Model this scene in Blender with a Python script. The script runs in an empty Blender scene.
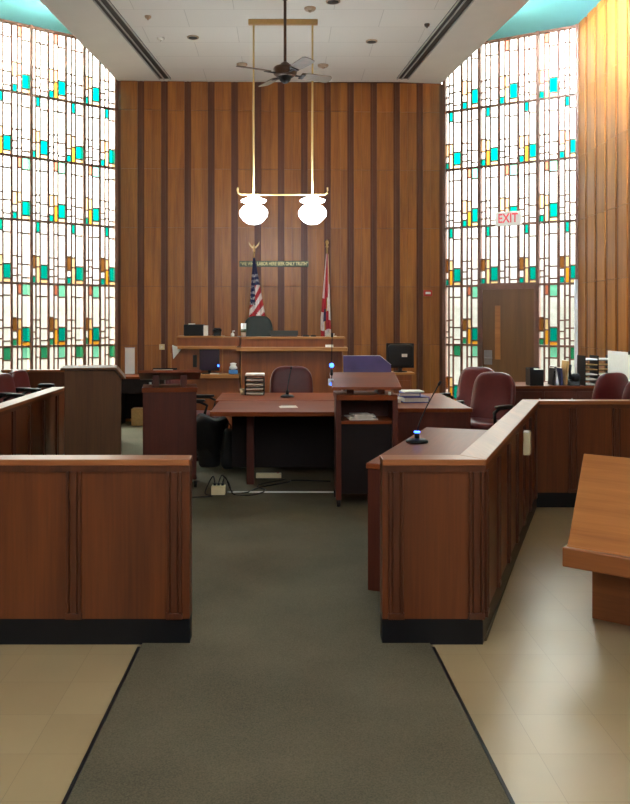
import bpy, math, random
from mathutils import Vector, Matrix
random.seed(7)
S = bpy.context.scene
COL = S.collection
PI = math.pi
R = math.radians

# ------------------------------------------------------------------ camera frame
EYE, FPX, CX, CY = 1.55, 850.0, 284.0, 322.0          # eye height, focal length and vanishing point
def at(px, py, Y):                                       # a photo point at a chosen real distance
    return Vector(((px - CX) * Y / FPX, Y, EYE + (CY - py) * Y / FPX))

# ------------------------------------------------------------------ materials
def lin(c):
    return tuple((v / 255 / 12.92) if v / 255 <= 0.04045 else ((v / 255 + 0.055) / 1.055) ** 2.4 for v in c)

def base_mat(name):
    m = bpy.data.materials.new(name); m.use_nodes = True
    return m, m.node_tree.nodes, m.node_tree.links, m.node_tree.nodes['Principled BSDF']

def plain(name, c, rough=0.5, metal=0.0, noise=0.12, scale=30.0, coat=0.0, emit=None, es=0.0, spec=0.5):
    m, N, L, b = base_mat(name)
    b.inputs['Roughness'].default_value = rough
    b.inputs['Metallic'].default_value = metal
    b.inputs['Coat Weight'].default_value = coat
    b.inputs['Specular IOR Level'].default_value = spec
    tc = N.new('ShaderNodeTexCoord'); nz = N.new('ShaderNodeTexNoise')
    nz.inputs['Scale'].default_value = scale; nz.inputs['Detail'].default_value = 3
    L.new(tc.outputs['Object'], nz.inputs['Vector'])
    r = N.new('ShaderNodeValToRGB'); k = lin(c)
    r.color_ramp.elements[0].position = 0.3; r.color_ramp.elements[1].position = 0.7
    r.color_ramp.elements[0].color = (*[v * (1 - noise) for v in k], 1)
    r.color_ramp.elements[1].color = (*[min(1, v * (1 + noise)) for v in k], 1)
    L.new(nz.outputs['Fac'], r.inputs['Fac']); L.new(r.outputs['Color'], b.inputs['Base Color'])
    if emit:
        b.inputs['Emission Color'].default_value = (*lin(emit), 1)
        b.inputs['Emission Strength'].default_value = es
    return m

def wood(name, dark, light, axis='z', rough=0.38, coat=0.0, island=0.0, fine=1.0, spec=0.5):
    m, N, L, b = base_mat(name)
    b.inputs['Roughness'].default_value = rough
    b.inputs['Coat Weight'].default_value = coat
    b.inputs['Coat Roughness'].default_value = 0.18
    b.inputs['Specular IOR Level'].default_value = spec
    tc = N.new('ShaderNodeTexCoord')
    def noise(lo, hi, detail, dist):
        mp = N.new('ShaderNodeMapping')
        s = {'x': (lo, hi, hi), 'y': (hi, lo, hi), 'z': (hi, hi, lo)}[axis]
        mp.inputs['Scale'].default_value = s
        L.new(tc.outputs['Object'], mp.inputs['Vector'])
        n = N.new('ShaderNodeTexNoise'); n.inputs['Scale'].default_value = 1
        n.inputs['Detail'].default_value = detail; n.inputs['Distortion'].default_value = dist
        L.new(mp.outputs['Vector'], n.inputs['Vector'])
        return n
    a = noise(0.7 * fine, 9 * fine, 5, 0.8); f = noise(3 * fine, 90 * fine, 3, 0.1)
    mx = N.new('ShaderNodeMath'); mx.operation = 'MULTIPLY_ADD'; mx.inputs[1].default_value = 0.35
    L.new(f.outputs['Fac'], mx.inputs[0])
    sc = N.new('ShaderNodeMath'); sc.operation = 'MULTIPLY'; sc.inputs[1].default_value = 0.65
    L.new(a.outputs['Fac'], sc.inputs[0]); L.new(sc.outputs[0], mx.inputs[2])
    r = N.new('ShaderNodeValToRGB')
    r.color_ramp.elements[0].position = 0.33; r.color_ramp.elements[1].position = 0.68
    r.color_ramp.elements[0].color = (*lin(dark), 1); r.color_ramp.elements[1].color = (*lin(light), 1)
    L.new(mx.outputs[0], r.inputs['Fac'])
    out = r.outputs['Color']
    if island:
        g = N.new('ShaderNodeNewGeometry'); hs = N.new('ShaderNodeHueSaturation')
        mr = N.new('ShaderNodeMapRange'); mr.inputs['To Min'].default_value = 1 - island; mr.inputs['To Max'].default_value = 1 + island
        L.new(g.outputs['Random Per Island'], mr.inputs['Value']); L.new(mr.outputs['Result'], hs.inputs['Value'])
        L.new(out, hs.inputs['Color']); out = hs.outputs['Color']
    L.new(out, b.inputs['Base Color'])
    bp = N.new('ShaderNodeBump'); bp.inputs['Strength'].default_value = 0.04; bp.inputs['Distance'].default_value = 0.01
    L.new(f.outputs['Fac'], bp.inputs['Height']); L.new(bp.outputs['Normal'], b.inputs['Normal'])
    return m

def glass(name, c, mixd=0.05):
    m = bpy.data.materials.new(name); m.use_nodes = True
    N, L = m.node_tree.nodes, m.node_tree.links; N.clear()
    o = N.new('ShaderNodeOutputMaterial'); t = N.new('ShaderNodeBsdfTransparent'); d = N.new('ShaderNodeBsdfTranslucent')
    t.inputs['Color'].default_value = (*lin(c), 1)
    tc = N.new('ShaderNodeTexCoord'); nz = N.new('ShaderNodeTexNoise'); nz.inputs['Scale'].default_value = 9
    L.new(tc.outputs['Object'], nz.inputs['Vector'])
    rp = N.new('ShaderNodeValToRGB'); k = lin(c)
    rp.color_ramp.elements[0].color = (*[v * 0.86 for v in k], 1); rp.color_ramp.elements[1].color = (*k, 1)
    rp.color_ramp.elements[0].position = 0.3; rp.color_ramp.elements[1].position = 0.7
    L.new(nz.outputs['Fac'], rp.inputs['Fac']); L.new(rp.outputs['Color'], t.inputs['Color']); L.new(rp.outputs['Color'], d.inputs['Color'])
    mx = N.new('ShaderNodeMixShader'); mx.inputs[0].default_value = mixd
    L.new(t.outputs[0], mx.inputs[1]); L.new(d.outputs[0], mx.inputs[2]); L.new(mx.outputs[0], o.inputs['Surface'])
    return m

M = {}
M['board'] = wood('wall_board', (122, 71, 23), (164, 104, 40), 'z', 0.42, island=0.13)
M['strip'] = wood('wall_strip', (76, 38, 17), (104, 56, 26), 'z', 0.5)
M['bar'] = wood('bar_panel', (72, 33, 13), (106, 54, 22), 'z', 0.34, fine=0.8)
M['bar_dark'] = wood('bar_moulding', (58, 26, 11), (86, 42, 18), 'z', 0.36)
M['cap_x'] = wood('bar_cap_long', (120, 68, 36), (158, 98, 54), 'x', 0.34, coat=0.06, spec=0.35)
M['cap_y'] = wood('bar_cap_deep', (120, 68, 36), (158, 98, 54), 'y', 0.34, coat=0.06, spec=0.35)
M['kick'] = plain('black_kickboard', (10, 11, 15), 0.45, spec=0.3)
M['cherry'] = wood('cherry_front', (66, 27, 17), (88, 38, 23), 'z', 0.42, spec=0.3)
M['cherry_top'] = wood('cherry_top', (98, 45, 20), (128, 63, 28), 'x', 0.4, coat=0.0, spec=0.13)
M['cherry_y'] = wood('cherry_top_deep', (98, 45, 20), (128, 63, 28), 'y', 0.4, coat=0.0, spec=0.13)
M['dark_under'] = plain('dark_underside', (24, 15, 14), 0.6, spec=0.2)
M['bench'] = wood('bench_oak', (112, 58, 22), (146, 80, 32), 'z', 0.4)
M['bench_ledge'] = wood('bench_ledge', (146, 94, 42), (182, 124, 60), 'x', 0.35)
M['pew'] = wood('pew_ply', (146, 88, 40), (178, 114, 56), 'x', 0.36, coat=0.08)
M['pew_dark'] = wood('pew_edge', (116, 66, 32), (142, 84, 42), 'x', 0.36)
M['walnut'] = wood('lectern_walnut', (80, 50, 26), (104, 67, 35), 'z', 0.5, spec=0.3)
M['doorwood'] = wood('door_wood', (92, 60, 28), (114, 76, 37), 'z', 0.42)
M['came'] = plain('window_bronze', (118, 80, 62), 0.5)
M['burgundy'] = plain('burgundy_leather', (80, 26, 27), 0.36, noise=0.1, scale=18, coat=0.0, spec=0.28)
M['green_leather'] = plain('dark_green_leather', (32, 40, 35), 0.5, noise=0.1, spec=0.25)
M['black'] = plain('black_plastic', (14, 14, 16), 0.5, spec=0.3)
M['matte_black'] = plain('black_bag', (10, 10, 12), 0.8, noise=0.3, scale=12)
M['white'] = plain('white_card', (226, 228, 222), 0.6, noise=0.03)
M['paper'] = plain('paper', (232, 228, 214), 0.7, noise=0.05)
M['cream'] = plain('cream_plastic', (222, 208, 164), 0.5, noise=0.04)
M['cardboard'] = plain('cardboard', (176, 138, 84), 0.8)
M['metal'] = plain('steel', (170, 172, 172), 0.3, metal=0.9, noise=0.05)
M['brass'] = plain('brass', (188, 152, 96), 0.4, metal=0.45, noise=0.05)
M['rod'] = plain('cream_brass_rod', (222, 196, 132), 0.35, metal=0.25, noise=0.03)
M['bronze'] = plain('fan_bronze', (84, 62, 48), 0.4, metal=0.4)
M['blade'] = wood('fan_blade', (96, 84, 68), (122, 108, 88), 'x', 0.5)
M['blue'] = plain('blue_binder', (40, 58, 140), 0.4)
M['lightblue'] = plain('blue_tissue_box', (70, 132, 196), 0.5)
M['red'] = plain('red_plastic', (178, 44, 34), 0.4)
M['purple'] = plain('board_blue_reflection', (66, 54, 100), 0.3, noise=0.35, scale=3)  # blue light reflected on the slanted panel is put into this base colour
M['screen'] = plain('dark_screen', (44, 28, 44), 0.25)
M['led'] = plain('blue_led', (40, 90, 255), 0.4, emit=(60, 110, 255), es=5.0)
M['globe'] = plain('lit_globe', (255, 255, 255), 0.3, emit=(240, 248, 255), es=45.0, noise=0.01)
M['tube'] = plain('added_cove_tube', (255, 255, 255), 0.3, emit=(255, 250, 240), es=380.0, noise=0.01)
M['wash'] = plain('added_wash_tube', (255, 255, 255), 0.3, emit=(214, 232, 255), es=5200.0, noise=0.01)
M['teal_paint'] = plain('teal_paint', (112, 196, 200), 0.7, noise=0.03, scale=3)
M['soffit'] = plain('soffit_white', (226, 228, 218), 0.75, noise=0.02, scale=4)
M['slot'] = plain('slot_dark', (44, 46, 44), 0.5)
M['fin'] = plain('slot_fin', (176, 182, 176), 0.4, noise=0.03)
M['signgreen'] = plain('sign_green', (78, 88, 64), 0.5)
M['signcream'] = plain('sign_letters', (232, 220, 150), 0.5, noise=0.03)
M['exitwhite'] = plain('exit_sign_face', (226, 226, 214), 0.4, noise=0.03, emit=(240, 235, 225), es=0.25)
M['exitred'] = plain('exit_letters', (226, 84, 84), 0.4, emit=(240, 70, 70), es=0.35)
M['navy'] = plain('flag_navy', (34, 38, 74), 0.8)
M['flagred'] = plain('flag_red', (176, 36, 44), 0.8)
M['flagwhite'] = plain('flag_white', (226, 218, 210), 0.8)
M['gold'] = plain('flag_gold', (206, 156, 62), 0.7)
M['plaster'] = plain('plaster', (190, 180, 160), 0.8, noise=0.03)
M['detector'] = plain('detector_beige', (178, 160, 136), 0.6)
M['g_clear'] = glass('clear_glass', (250, 250, 240))
M['g_teal'] = glass('teal_glass', (0, 150, 128))
M['g_pale'] = glass('pale_teal_glass', (130, 214, 176))
M['g_amber'] = glass('amber_glass', (226, 160, 50))
M['g_cream'] = glass('pale_amber_glass', (240, 206, 150))
M['g_brown'] = glass('brown_glass', (128, 84, 40))
M['g_rust'] = glass('rust_glass', (196, 120, 92))
M['g_green'] = glass('green_glass', (46, 140, 96))

def floor_mat():
    m, N, L, b = base_mat('beige_vinyl_tile')
    b.inputs['Roughness'].default_value = 0.3
    tc = N.new('ShaderNodeTexCoord'); br = N.new('ShaderNodeTexBrick')
    br.offset = 0.0; br.inputs['Scale'].default_value = 1; br.inputs['Brick Width'].default_value = 0.305; br.inputs['Row Height'].default_value = 0.305
    br.inputs['Mortar Size'].default_value = 0.0012
    br.inputs['Color1'].default_value = (*lin((170, 150, 112)), 1); br.inputs['Color2'].default_value = (*lin((164, 144, 106)), 1)
    br.inputs['Mortar'].default_value = (*lin((140, 122, 90)), 1)
    L.new(tc.outputs['Object'], br.inputs['Vector'])
    nz = N.new('ShaderNodeTexNoise'); nz.inputs['Scale'].default_value = 2.2; nz.inputs['Detail'].default_value = 6
    L.new(tc.outputs['Object'], nz.inputs['Vector'])
    mx = N.new('ShaderNodeMixRGB'); mx.blend_type = 'MULTIPLY'; mx.inputs[0].default_value = 0.3
    L.new(br.outputs['Color'], mx.inputs[1]); L.new(nz.outputs['Fac'], mx.inputs[2]); L.new(mx.outputs[0], b.inputs['Base Color'])
    r = N.new('ShaderNodeMapRange'); r.inputs['To Min'].default_value = 0.22; r.inputs['To Max'].default_value = 0.42
    L.new(nz.outputs['Fac'], r.inputs['Value']); L.new(r.outputs['Result'], b.inputs['Roughness'])
    return m
M['floor'] = floor_mat()

def carpet_mat():
    m, N, L, b = base_mat('olive_grey_carpet')
    b.inputs['Roughness'].default_value = 0.95; b.inputs['Specular IOR Level'].default_value = 0.15
    tc = N.new('ShaderNodeTexCoord'); n1 = N.new('ShaderNodeTexNoise'); n1.inputs['Scale'].default_value = 160; n1.inputs['Detail'].default_value = 4
    n2 = N.new('ShaderNodeTexNoise'); n2.inputs['Scale'].default_value = 1.6; n2.inputs['Detail'].default_value = 4
    L.new(tc.outputs['Object'], n1.inputs['Vector']); L.new(tc.outputs['Object'], n2.inputs['Vector'])
    ad = N.new('ShaderNodeMath'); ad.operation = 'MULTIPLY_ADD'; ad.inputs[1].default_value = 0.4
    L.new(n2.outputs['Fac'], ad.inputs[0])
    h = N.new('ShaderNodeMath'); h.operation = 'MULTIPLY'; h.inputs[1].default_value = 0.6
    L.new(n1.outputs['Fac'], h.inputs[0]); L.new(h.outputs[0], ad.inputs[2])
    r = N.new('ShaderNodeValToRGB'); r.color_ramp.elements[0].position = 0.3; r.color_ramp.elements[1].position = 0.7
    r.color_ramp.elements[0].color = (*lin((64, 60, 47)), 1); r.color_ramp.elements[1].color = (*lin((100, 94, 76)), 1)
    L.new(ad.outputs[0], r.inputs['Fac']); L.new(r.outputs['Color'], b.inputs['Base Color'])
    bp = N.new('ShaderNodeBump'); bp.inputs['Strength'].default_value = 0.4; bp.inputs['Distance'].default_value = 0.004
    L.new(n1.outputs['Fac'], bp.inputs['Height']); L.new(bp.outputs['Normal'], b.inputs['Normal'])
    return m
M['carpet'] = carpet_mat()

def ceiling_mat():
    m, N, L, b = base_mat('white_ceiling_tile')
    b.inputs['Roughness'].default_value = 0.85
    tc = N.new('ShaderNodeTexCoord'); br = N.new('ShaderNodeTexBrick'); br.offset = 0.5
    br.inputs['Scale'].default_value = 1; br.inputs['Brick Width'].default_value = 1.2; br.inputs['Row Height'].default_value = 0.6
    br.inputs['Mortar Size'].default_value = 0.004
    br.inputs['Color1'].default_value = (*lin((222, 222, 212)), 1); br.inputs['Color2'].default_value = (*lin((226, 226, 216)), 1)
    br.inputs['Mortar'].default_value = (*lin((196, 196, 186)), 1)
    L.new(tc.outputs['Object'], br.inputs['Vector']); L.new(br.outputs['Color'], b.inputs['Base Color'])
    return m
M['ceiling'] = ceiling_mat()

# ------------------------------------------------------------------ mesh building
class MB:
    def __init__(s): s.v, s.f, s.m, s.sm = [], [], [], []
    def add(s, vs, fs, m=0, smooth=False):
        o = len(s.v); s.v += [tuple(p) for p in vs]
        for f in fs: s.f.append([i + o for i in f]); s.m.append(m); s.sm.append(smooth)
        return s
    def box(s, x0, x1, y0, y1, z0, z1, m=0):
        return s.add([(x0,y0,z0),(x1,y0,z0),(x1,y1,z0),(x0,y1,z0),(x0,y0,z1),(x1,y0,z1),(x1,y1,z1),(x0,y1,z1)],
                     [(0,3,2,1),(4,5,6,7),(0,1,5,4),(1,2,6,5),(2,3,7,6),(3,0,4,7)], m)
    def mbox(s, mat, sx, sy, sz, m=0):                    # box of a size, placed by a matrix
        c = [(-1,-1,-1),(1,-1,-1),(1,1,-1),(-1,1,-1),(-1,-1,1),(1,-1,1),(1,1,1),(-1,1,1)]
        return s.add([mat @ Vector((a*sx/2,b*sy/2,d*sz/2)) for a,b,d in c],
                     [(0,3,2,1),(4,5,6,7),(0,1,5,4),(1,2,6,5),(2,3,7,6),(3,0,4,7)], m)
    def prism(s, pts, z0, z1, m=0):                        # plan outline raised from z0 to z1
        n = len(pts)
        if sum(pts[i][0]*pts[(i+1)%n][1]-pts[(i+1)%n][0]*pts[i][1] for i in range(n)) < 0: pts = pts[::-1]
        vs = [(x,y,z0) for x,y in pts] + [(x,y,z1) for x,y in pts]
        fs = [tuple(range(n-1,-1,-1)), tuple(range(n,2*n))] + [(i,(i+1)%n,n+(i+1)%n,n+i) for i in range(n)]
        return s.add(vs, fs, m)
    def profile(s, pts, a0, a1, axis='x', m=0, smooth=False): # outline in the other two axes, swept along an axis
        n = len(pts)
        def P(a, q): return (a,q[0],q[1]) if axis == 'x' else (q[0],a,q[1])
        vs = [P(a0,q) for q in pts] + [P(a1,q) for q in pts]
        fs = [tuple(range(n)), tuple(range(2*n-1,n-1,-1))] + [(i,n+i,n+(i+1)%n,(i+1)%n) for i in range(n)]
        return s.add(vs, fs, m, smooth)
    def lathe(s, prof, c=(0,0,0), seg=20, m=0, smooth=True):
        n = len(prof); vs = []
        for k in range(seg):
            a = 2*PI*k/seg
            vs += [(c[0]+r*math.cos(a), c[1]+r*math.sin(a), c[2]+z) for r,z in prof]
        fs = [(k*n+i, ((k+1)%seg)*n+i, ((k+1)%seg)*n+i+1, k*n+i+1) for k in range(seg) for i in range(n-1)]
        fs += [tuple(k*n for k in range(seg-1,-1,-1)), tuple(k*n+n-1 for k in range(seg))]
        return s.add(vs, fs, m, smooth)
    def tube(s, path, r, seg=8, m=0):
        P = [Vector(p) for p in path]; vs = []; up = Vector((0.13,0.27,0.95))
        for i,p in enumerate(P):
            t = (P[min(i+1,len(P)-1)]-P[max(i-1,0)]).normalized()
            a = t.cross(up if abs(t.dot(up)) < 0.95 else Vector((1,0,0))).normalized(); b = t.cross(a)
            rr = r[i] if isinstance(r,(list,tuple)) else r
            vs += [p + (a*math.cos(2*PI*k/seg)+b*math.sin(2*PI*k/seg))*rr for k in range(seg)]
        n = len(P)
        fs = [(i*seg+k, i*seg+(k+1)%seg, (i+1)*seg+(k+1)%seg, (i+1)*seg+k) for i in range(n-1) for k in range(seg)]
        fs += [tuple(range(seg-1,-1,-1)), tuple((n-1)*seg+k for k in range(seg))]
        return s.add(vs, fs, m, True)
    def cushion(s, c, h, e1=0.45, e2=0.45, fn=None, nu=28, nv=16, m=0):   # rounded block
        pw = lambda w,e: math.copysign(abs(w)**e, w); vs = []
        for j in range(nv+1):
            t = -PI/2 + PI*j/nv
            for i in range(nu):
                p = 2*PI*i/nu
                q = Vector((h[0]*pw(math.cos(t),e1)*pw(math.cos(p),e2), h[1]*pw(math.cos(t),e1)*pw(math.sin(p),e2), h[2]*pw(math.sin(t),e1)))
                if fn: q = fn(q)
                vs.append(q + Vector(c))
        fs = [(j*nu+i, j*nu+(i+1)%nu, (j+1)*nu+(i+1)%nu, (j+1)*nu+i) for j in range(nv) for i in range(nu)]
        return s.add(vs, fs, m, True)
    def build(s, name, mats, parent=None, bevel=0.0, loc=None):
        me = bpy.data.meshes.new(name); me.from_pydata(s.v, [], s.f); me.validate(clean_customdata=False)
        for k in (mats if isinstance(mats,(list,tuple)) else [mats]): me.materials.append(M[k])
        if len(me.polygons) == len(s.f):
            for p, a, b in zip(me.polygons, s.m, s.sm): p.material_index = a; p.use_smooth = b
        o = bpy.data.objects.new(name, me); COL.objects.link(o)
        if parent: o.parent = parent
        if loc is not None: o.location = loc
        if bevel:
            b = o.modifiers.new('edge', 'BEVEL'); b.width = bevel; b.segments = 2; b.limit_method = 'ANGLE'; b.angle_limit = R(40)
        return o

def tag(o, label, cat, group=None):
    o['label'] = label; o['category'] = cat
    if group: o['group'] = group
    return o
def thing(name, label, cat, loc=(0,0,0), rz=0, group=None):
    o = bpy.data.objects.new(name, None); COL.objects.link(o); o.empty_display_size = 0.1
    o.location = loc; o.rotation_euler = (0,0,rz)
    return tag(o, label, cat, group)
def struct(o): o['kind'] = 'structure'; return o
def copy_tree(src, label, loc, rz, parent=None):
    c = src.copy(); COL.objects.link(c)
    if parent: c.parent = parent
    else: c.location = loc; c.rotation_euler = (0,0,rz); c['label'] = label
    for ch in list(src.children): copy_tree(ch, None, None, None, c)
    return c

def lettering(text, size, mat, parent, mtx, depth=0.003, squeeze=1.0, name='lettering'):
    cu = bpy.data.curves.new('t', 'FONT'); cu.body = text; cu.size = size; cu.extrude = depth; cu.offset = size*0.02; cu.align_x = 'CENTER'; cu.align_y = 'CENTER'
    t = bpy.data.objects.new('t', cu); COL.objects.link(t)
    me = bpy.data.meshes.new_from_object(t.evaluated_get(bpy.context.evaluated_depsgraph_get()))
    bpy.data.objects.remove(t); bpy.data.curves.remove(cu)
    me.name = name; me.materials.clear(); me.materials.append(M[mat])
    me.transform(mtx @ Matrix.Diagonal((squeeze,1,1,1)))
    o = bpy.data.objects.new(name, me); COL.objects.link(o); o.parent = parent
    return o

# ------------------------------------------------------------------ the room
YB, ZT, ZC = 13.28, 5.86, 5.30
XL, XR, YBL, YBR = -2.60, 2.508, 13.22, 13.40
XWL, YWL, XWR, YWR = -4.11, 12.00, 4.27, 12.30
ybk = lambda x: YBL+(YBR-YBL)*(x-XL)/(XR-XL)          # the back wall is very slightly turned
struct(MB().box(-4.4,4.4,-5,14.0,-0.2,0).build('floor','floor'))
cp = [(-0.80,-5),(0.87,-5),(0.70,4.13),(0.984,4.13),(2.115,7.15),(4.22,7.15),(4.22,12.25),(2.48,13.38),(-2.58,13.2),(-4.1,11.98),(-4.1,4.13),(-0.68,4.13)]
struct(MB().prism(cp, 0, 0.008).build('carpet','carpet'))
struct(MB().prism([(-0.812,-5),(-0.80,-5),(-0.681,4.03),(-0.695,4.03)],0,0.011).build('trim_1','kick'))
struct(MB().prism([(0.87,-5),(0.882,-5),(0.715,4.03),(0.702,4.03)],0,0.011).build('trim_2','kick'))
struct(MB().box(-0.6,0.8,12.55,13.2,0.008,0.30).build('platform','carpet'))

def panel_wall(name, p0, p1, z0, z1, first, pitch=0.3635, sw=0.105):
    """flat dark backing with raised veneered boards; normal points to the left of p0->p1 reversed"""
    p0, p1 = Vector((*p0,0)), Vector((*p1,0)); d = (p1-p0); ln = d.length; d.normalize(); n = Vector((d.y,-d.x,0))
    mb = MB()
    def quadbox(u0,u1,w0,w1,a,b,m):
        c = [p0+d*u0+n*w0, p0+d*u1+n*w0, p0+d*u1+n*w1, p0+d*u0+n*w1]
        mb.add([(q.x,q.y,a) for q in c]+[(q.x,q.y,b) for q in c],
               [(0,1,2,3),(7,6,5,4),(0,4,5,1),(1,5,6,2),(2,6,7,3),(3,7,4,0)], m)
    quadbox(0,ln,-0.15,0,z0,z1,0)
    seams = [z0] + [1.19+0.914*k for k in range(-1,6) if z0 < 1.19+0.914*k < z1] + [z1]
    u = first
    while u < ln - 0.02:
        a, b = max(0.0, u+sw/2), min(ln, u+pitch-sw/2)
        if b - a > 0.04:
            mid = a + (b-a)*random.choice([0.45,0.5,0.6])
            for k in range(len(seams)-1):
                quadbox(a, mid-0.0008, 0, 0.024, seams[k]+0.003, seams[k+1]-0.003, 1)
                quadbox(mid+0.0008, b, 0, 0.024, seams[k]+0.003, seams[k+1]-0.003, 1)
        # a narrow raised fillet within each dark strip
        if 0.02 < u < ln-0.02: quadbox(u-0.016, u+0.016, 0, 0.012, z0, z1, 0)
        u += pitch
    return struct(mb.build(name, ['strip','board']))
panel_wall('wall_back', (XL,YBL), (XR,YBR), 0, ZC, 0.375-0.3635)
panel_wall('wall_right', (XWR,YWR), (XWR,-5), 0, ZT, 0.36-0.3635)
panel_wall('wall_left', (XWL,-5), (XWL,YWL), 0, ZT, 0.2)
struct(MB().box(-4.4,4.4,-5.2,-5,0,ZT).build('wall_front','plaster'))
struct(MB().prism([(XL,YBL+0.155),(XR,YBR+0.155),(XR,YBR+0.3),(XL,YBL+0.3)],ZC-0.3,ZT).build('wall_header','strip'))

# ceilings: a tiled slab, white soffits at its sides, a teal upper ceiling over the windows
def ex(side, Y): return (-2.58-0.0818*(YB-Y)) if side < 0 else (2.48+0.115*(YB-Y) if Y > 9 else 2.972+0.06*(9-Y))
def sx(side, Y): return (-1.807-0.094*(YB-Y)) if side < 0 else (1.80+0.092*(YB-Y))
ed_l = [(ex(-1,y),y) for y in (-5,4,9,YB)]; ed_r = [(ex(1,y),y) for y in (-5,4,9,YB+0.1)]
struct(MB().prism([(sx(-1,-5)-0.09,-5),(sx(-1,YB)-0.09,YB),(sx(1,YB)+0.09,YB),(sx(1,-5)+0.09,-5)][::1], ZC, ZC+0.1).build('ceiling','ceiling')) if False else None
ylow = 0.0
struct(MB().prism([ (sx(-1,3.0)-0.0,-5),(sx(-1,3.0),3.0),(sx(-1,YB),YB),(sx(1,YB),YB),(sx(1,3.0),3.0),(sx(1,3.0),-5)], ZC, ZC+0.1).build('ceiling','ceiling'))
struct(MB().prism([(sx(-1,3.0),-5),(sx(-1,3.0),3.0),(sx(-1,YB),YB)]+ed_l[::-1], ZC, ZC+0.1).build('ceiling_soffit_left','soffit'))
struct(MB().prism([(sx(1,3.0),-5),(sx(1,3.0),3.0),(sx(1,YB),YB)]+ed_r[::-1], ZC, ZC+0.1).build('ceiling_soffit_right','soffit'))
struct(MB().prism([(XWL-0.15,-5.2),(XWR+0.15,-5.2),(XWR+0.15,YWR+0.02),(XR+0.05,YBR+0.16),(XL-0.05,YBL+0.16),(XWL-0.15,YWL+0.02)],ZT,ZT+0.12).build('ceiling_upper','teal_paint'))

# ------------------------------------------------------------------ leaded windows
ROW0, RH = 0.28, 0.915
def leaded(name, p0, p1, door_cells=()):
    p0, p1 = Vector((*p0,0)), Vector((*p1,0)); ln = (p1-p0).length; d = (p1-p0).normalized()
    out = Vector((-d.y, d.x, 0))                                  # outwards
    root = bpy.data.objects.new(name, None); COL.objects.link(root); struct(root); root.location = p0
    X = lambda u,w,z: tuple(d*u + out*w + Vector((0,0,z)))
    fr = MB(); panes = {k: MB() for k in ('clear','teal','pale','amber','cream','brown','rust','green')}
    def bar(u0,u1,z0,z1,w0=0.0,w1=0.05):
        fr.add([X(u0,w0,z0),X(u1,w0,z0),X(u1,w1,z0),X(u0,w1,z0),X(u0,w0,z1),X(u1,w0,z1),X(u1,w1,z1),X(u0,w1,z1)],
               [(0,3,2,1),(4,5,6,7),(0,1,5,4),(1,2,6,5),(2,3,7,6),(3,0,4,7)])
    def pane(k,u0,u1,z0,z1):
        panes[k].add([X(u0,0.025,z0),X(u1,0.025,z0),X(u1,0.025,z1),X(u0,0.025,z1)],[(0,1,2,3)])
    mw = ln/7
    ST = [(0.07,0.26),(0.35,0.495),(0.585,0.93)]
    for r in range(6):
        z0 = ROW0 + RH*r; rh = RH if r < 5 else ZT-0.03-z0
        for i in range(7):
            if (i,r) in door_cells: continue
            u = mw*i; A = (i+r) % 2 == 0
            j = lambda: random.uniform(-0.012,0.012)
            if A:
                b1 = 0.45+j(); c1 = 0.24+j(); g1 = 0.12
                s1 = [(1,b1,'clear'),(b1,c1,'brown' if r < 3 else 'cream'),(c1,g1,'clear'),(g1,0.02,'green' if r < 2 else 'teal')]
                am = 'amber' if r < 2 or random.random() < 0.35 else 'cream'
                top2 = ('teal' if r % 2 == 0 and r else 'rust' if r != 0 else 'clear')
                s2 = [(1,0.83+j(),top2),(0.83,0.44,'clear'),(0.44,0.27+j(),'cream'),(0.27,0.02,am)]
                top3 = 'green' if r == 0 else ('pale' if r in (1,3) else 'clear')
                s3 = [(1,0.80+j(),top3),(0.80,0.30+j(),'clear'),(0.30,0.075,'teal'),(0.075,0.01,'amber' if r < 2 else 'cream')]
            else:
                s1 = [(1,0.42+j(),'clear'),(0.42,0.23+j(),'clear'),(0.23,0.12,'clear'),(0.12,0.01,'clear')]
                s2 = [(1,0.80+j(),'clear'),(0.80,0.42,'clear'),(0.42,0.30+j(),'clear'),(0.30,0.13,'clear'),(0.13,0.01,'clear')]
                s3 = [(1,0.80+j(),'clear'),(0.80,0.29+j(),'clear'),(0.29,0.09,'clear'),(0.09,0.01,'clear')]
                if r == 0: s3[0] = (s3[0][0], s3[0][1], 'pale')
            for (a,b), cells in zip(ST,(s1,s2,s3)):
                hi = 1.0
                for k,(t,bt,c) in enumerate(cells):
                    pane(c, u+a*mw, u+b*mw, z0+bt*rh, z0+hi*rh)
                    if bt > 0.03: bar(u+a*mw, u+b*mw, z0+bt*rh-0.010, z0+bt*rh+0.010, 0.014, 0.036)
                    hi = bt
            for a,b in ((0,0.07),(0.26,0.35),(0.495,0.585),(0.93,1.0)):
                bar(u+a*mw, u+b*mw, z0, z0+rh, 0.016, 0.034)
    bar(0, ln, ZT-0.035, ZT, 0.0, 0.06); 
    for r in range(0,6):
        segs = [(0,ln)] if not (door_cells and r < 2) else [(0,2*mw),(5*mw,ln)]
        for a,b in segs: bar(a,b,ROW0+RH*r-0.016,ROW0+RH*r+0.016,0.0,0.05)
    for k in (0,2,5,7):
        w = 0.024; u = min(max(mw*k, w), ln-w)
        bar(u-w,u+w,ROW0,ZT,-0.03,0.07)
    if door_cells: bar(2*mw,5*mw,ROW0+RH*2-0.065,ROW0+RH*2+0.03,-0.03,0.06)
    fr.build('window_frame','came',root)
    sill = MB()
    for a,b in ([(0,ln)] if not door_cells else [(0,2*mw),(5*mw,ln)]):
        c = [X(a,-0.05,0)[:2],X(b,-0.05,0)[:2],X(b,0.12,0)[:2],X(a,0.12,0)[:2]]
        sill.prism(c,0,ROW0)
    sill.build('window_sill','bar',root)
    for k,mb in panes.items():
        if mb.v: mb.build(k+'_glass','g_'+k,root)
    return root, d, out, mw
leaded('window_1', (XWL,YWL), (XL,YBL))
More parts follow.
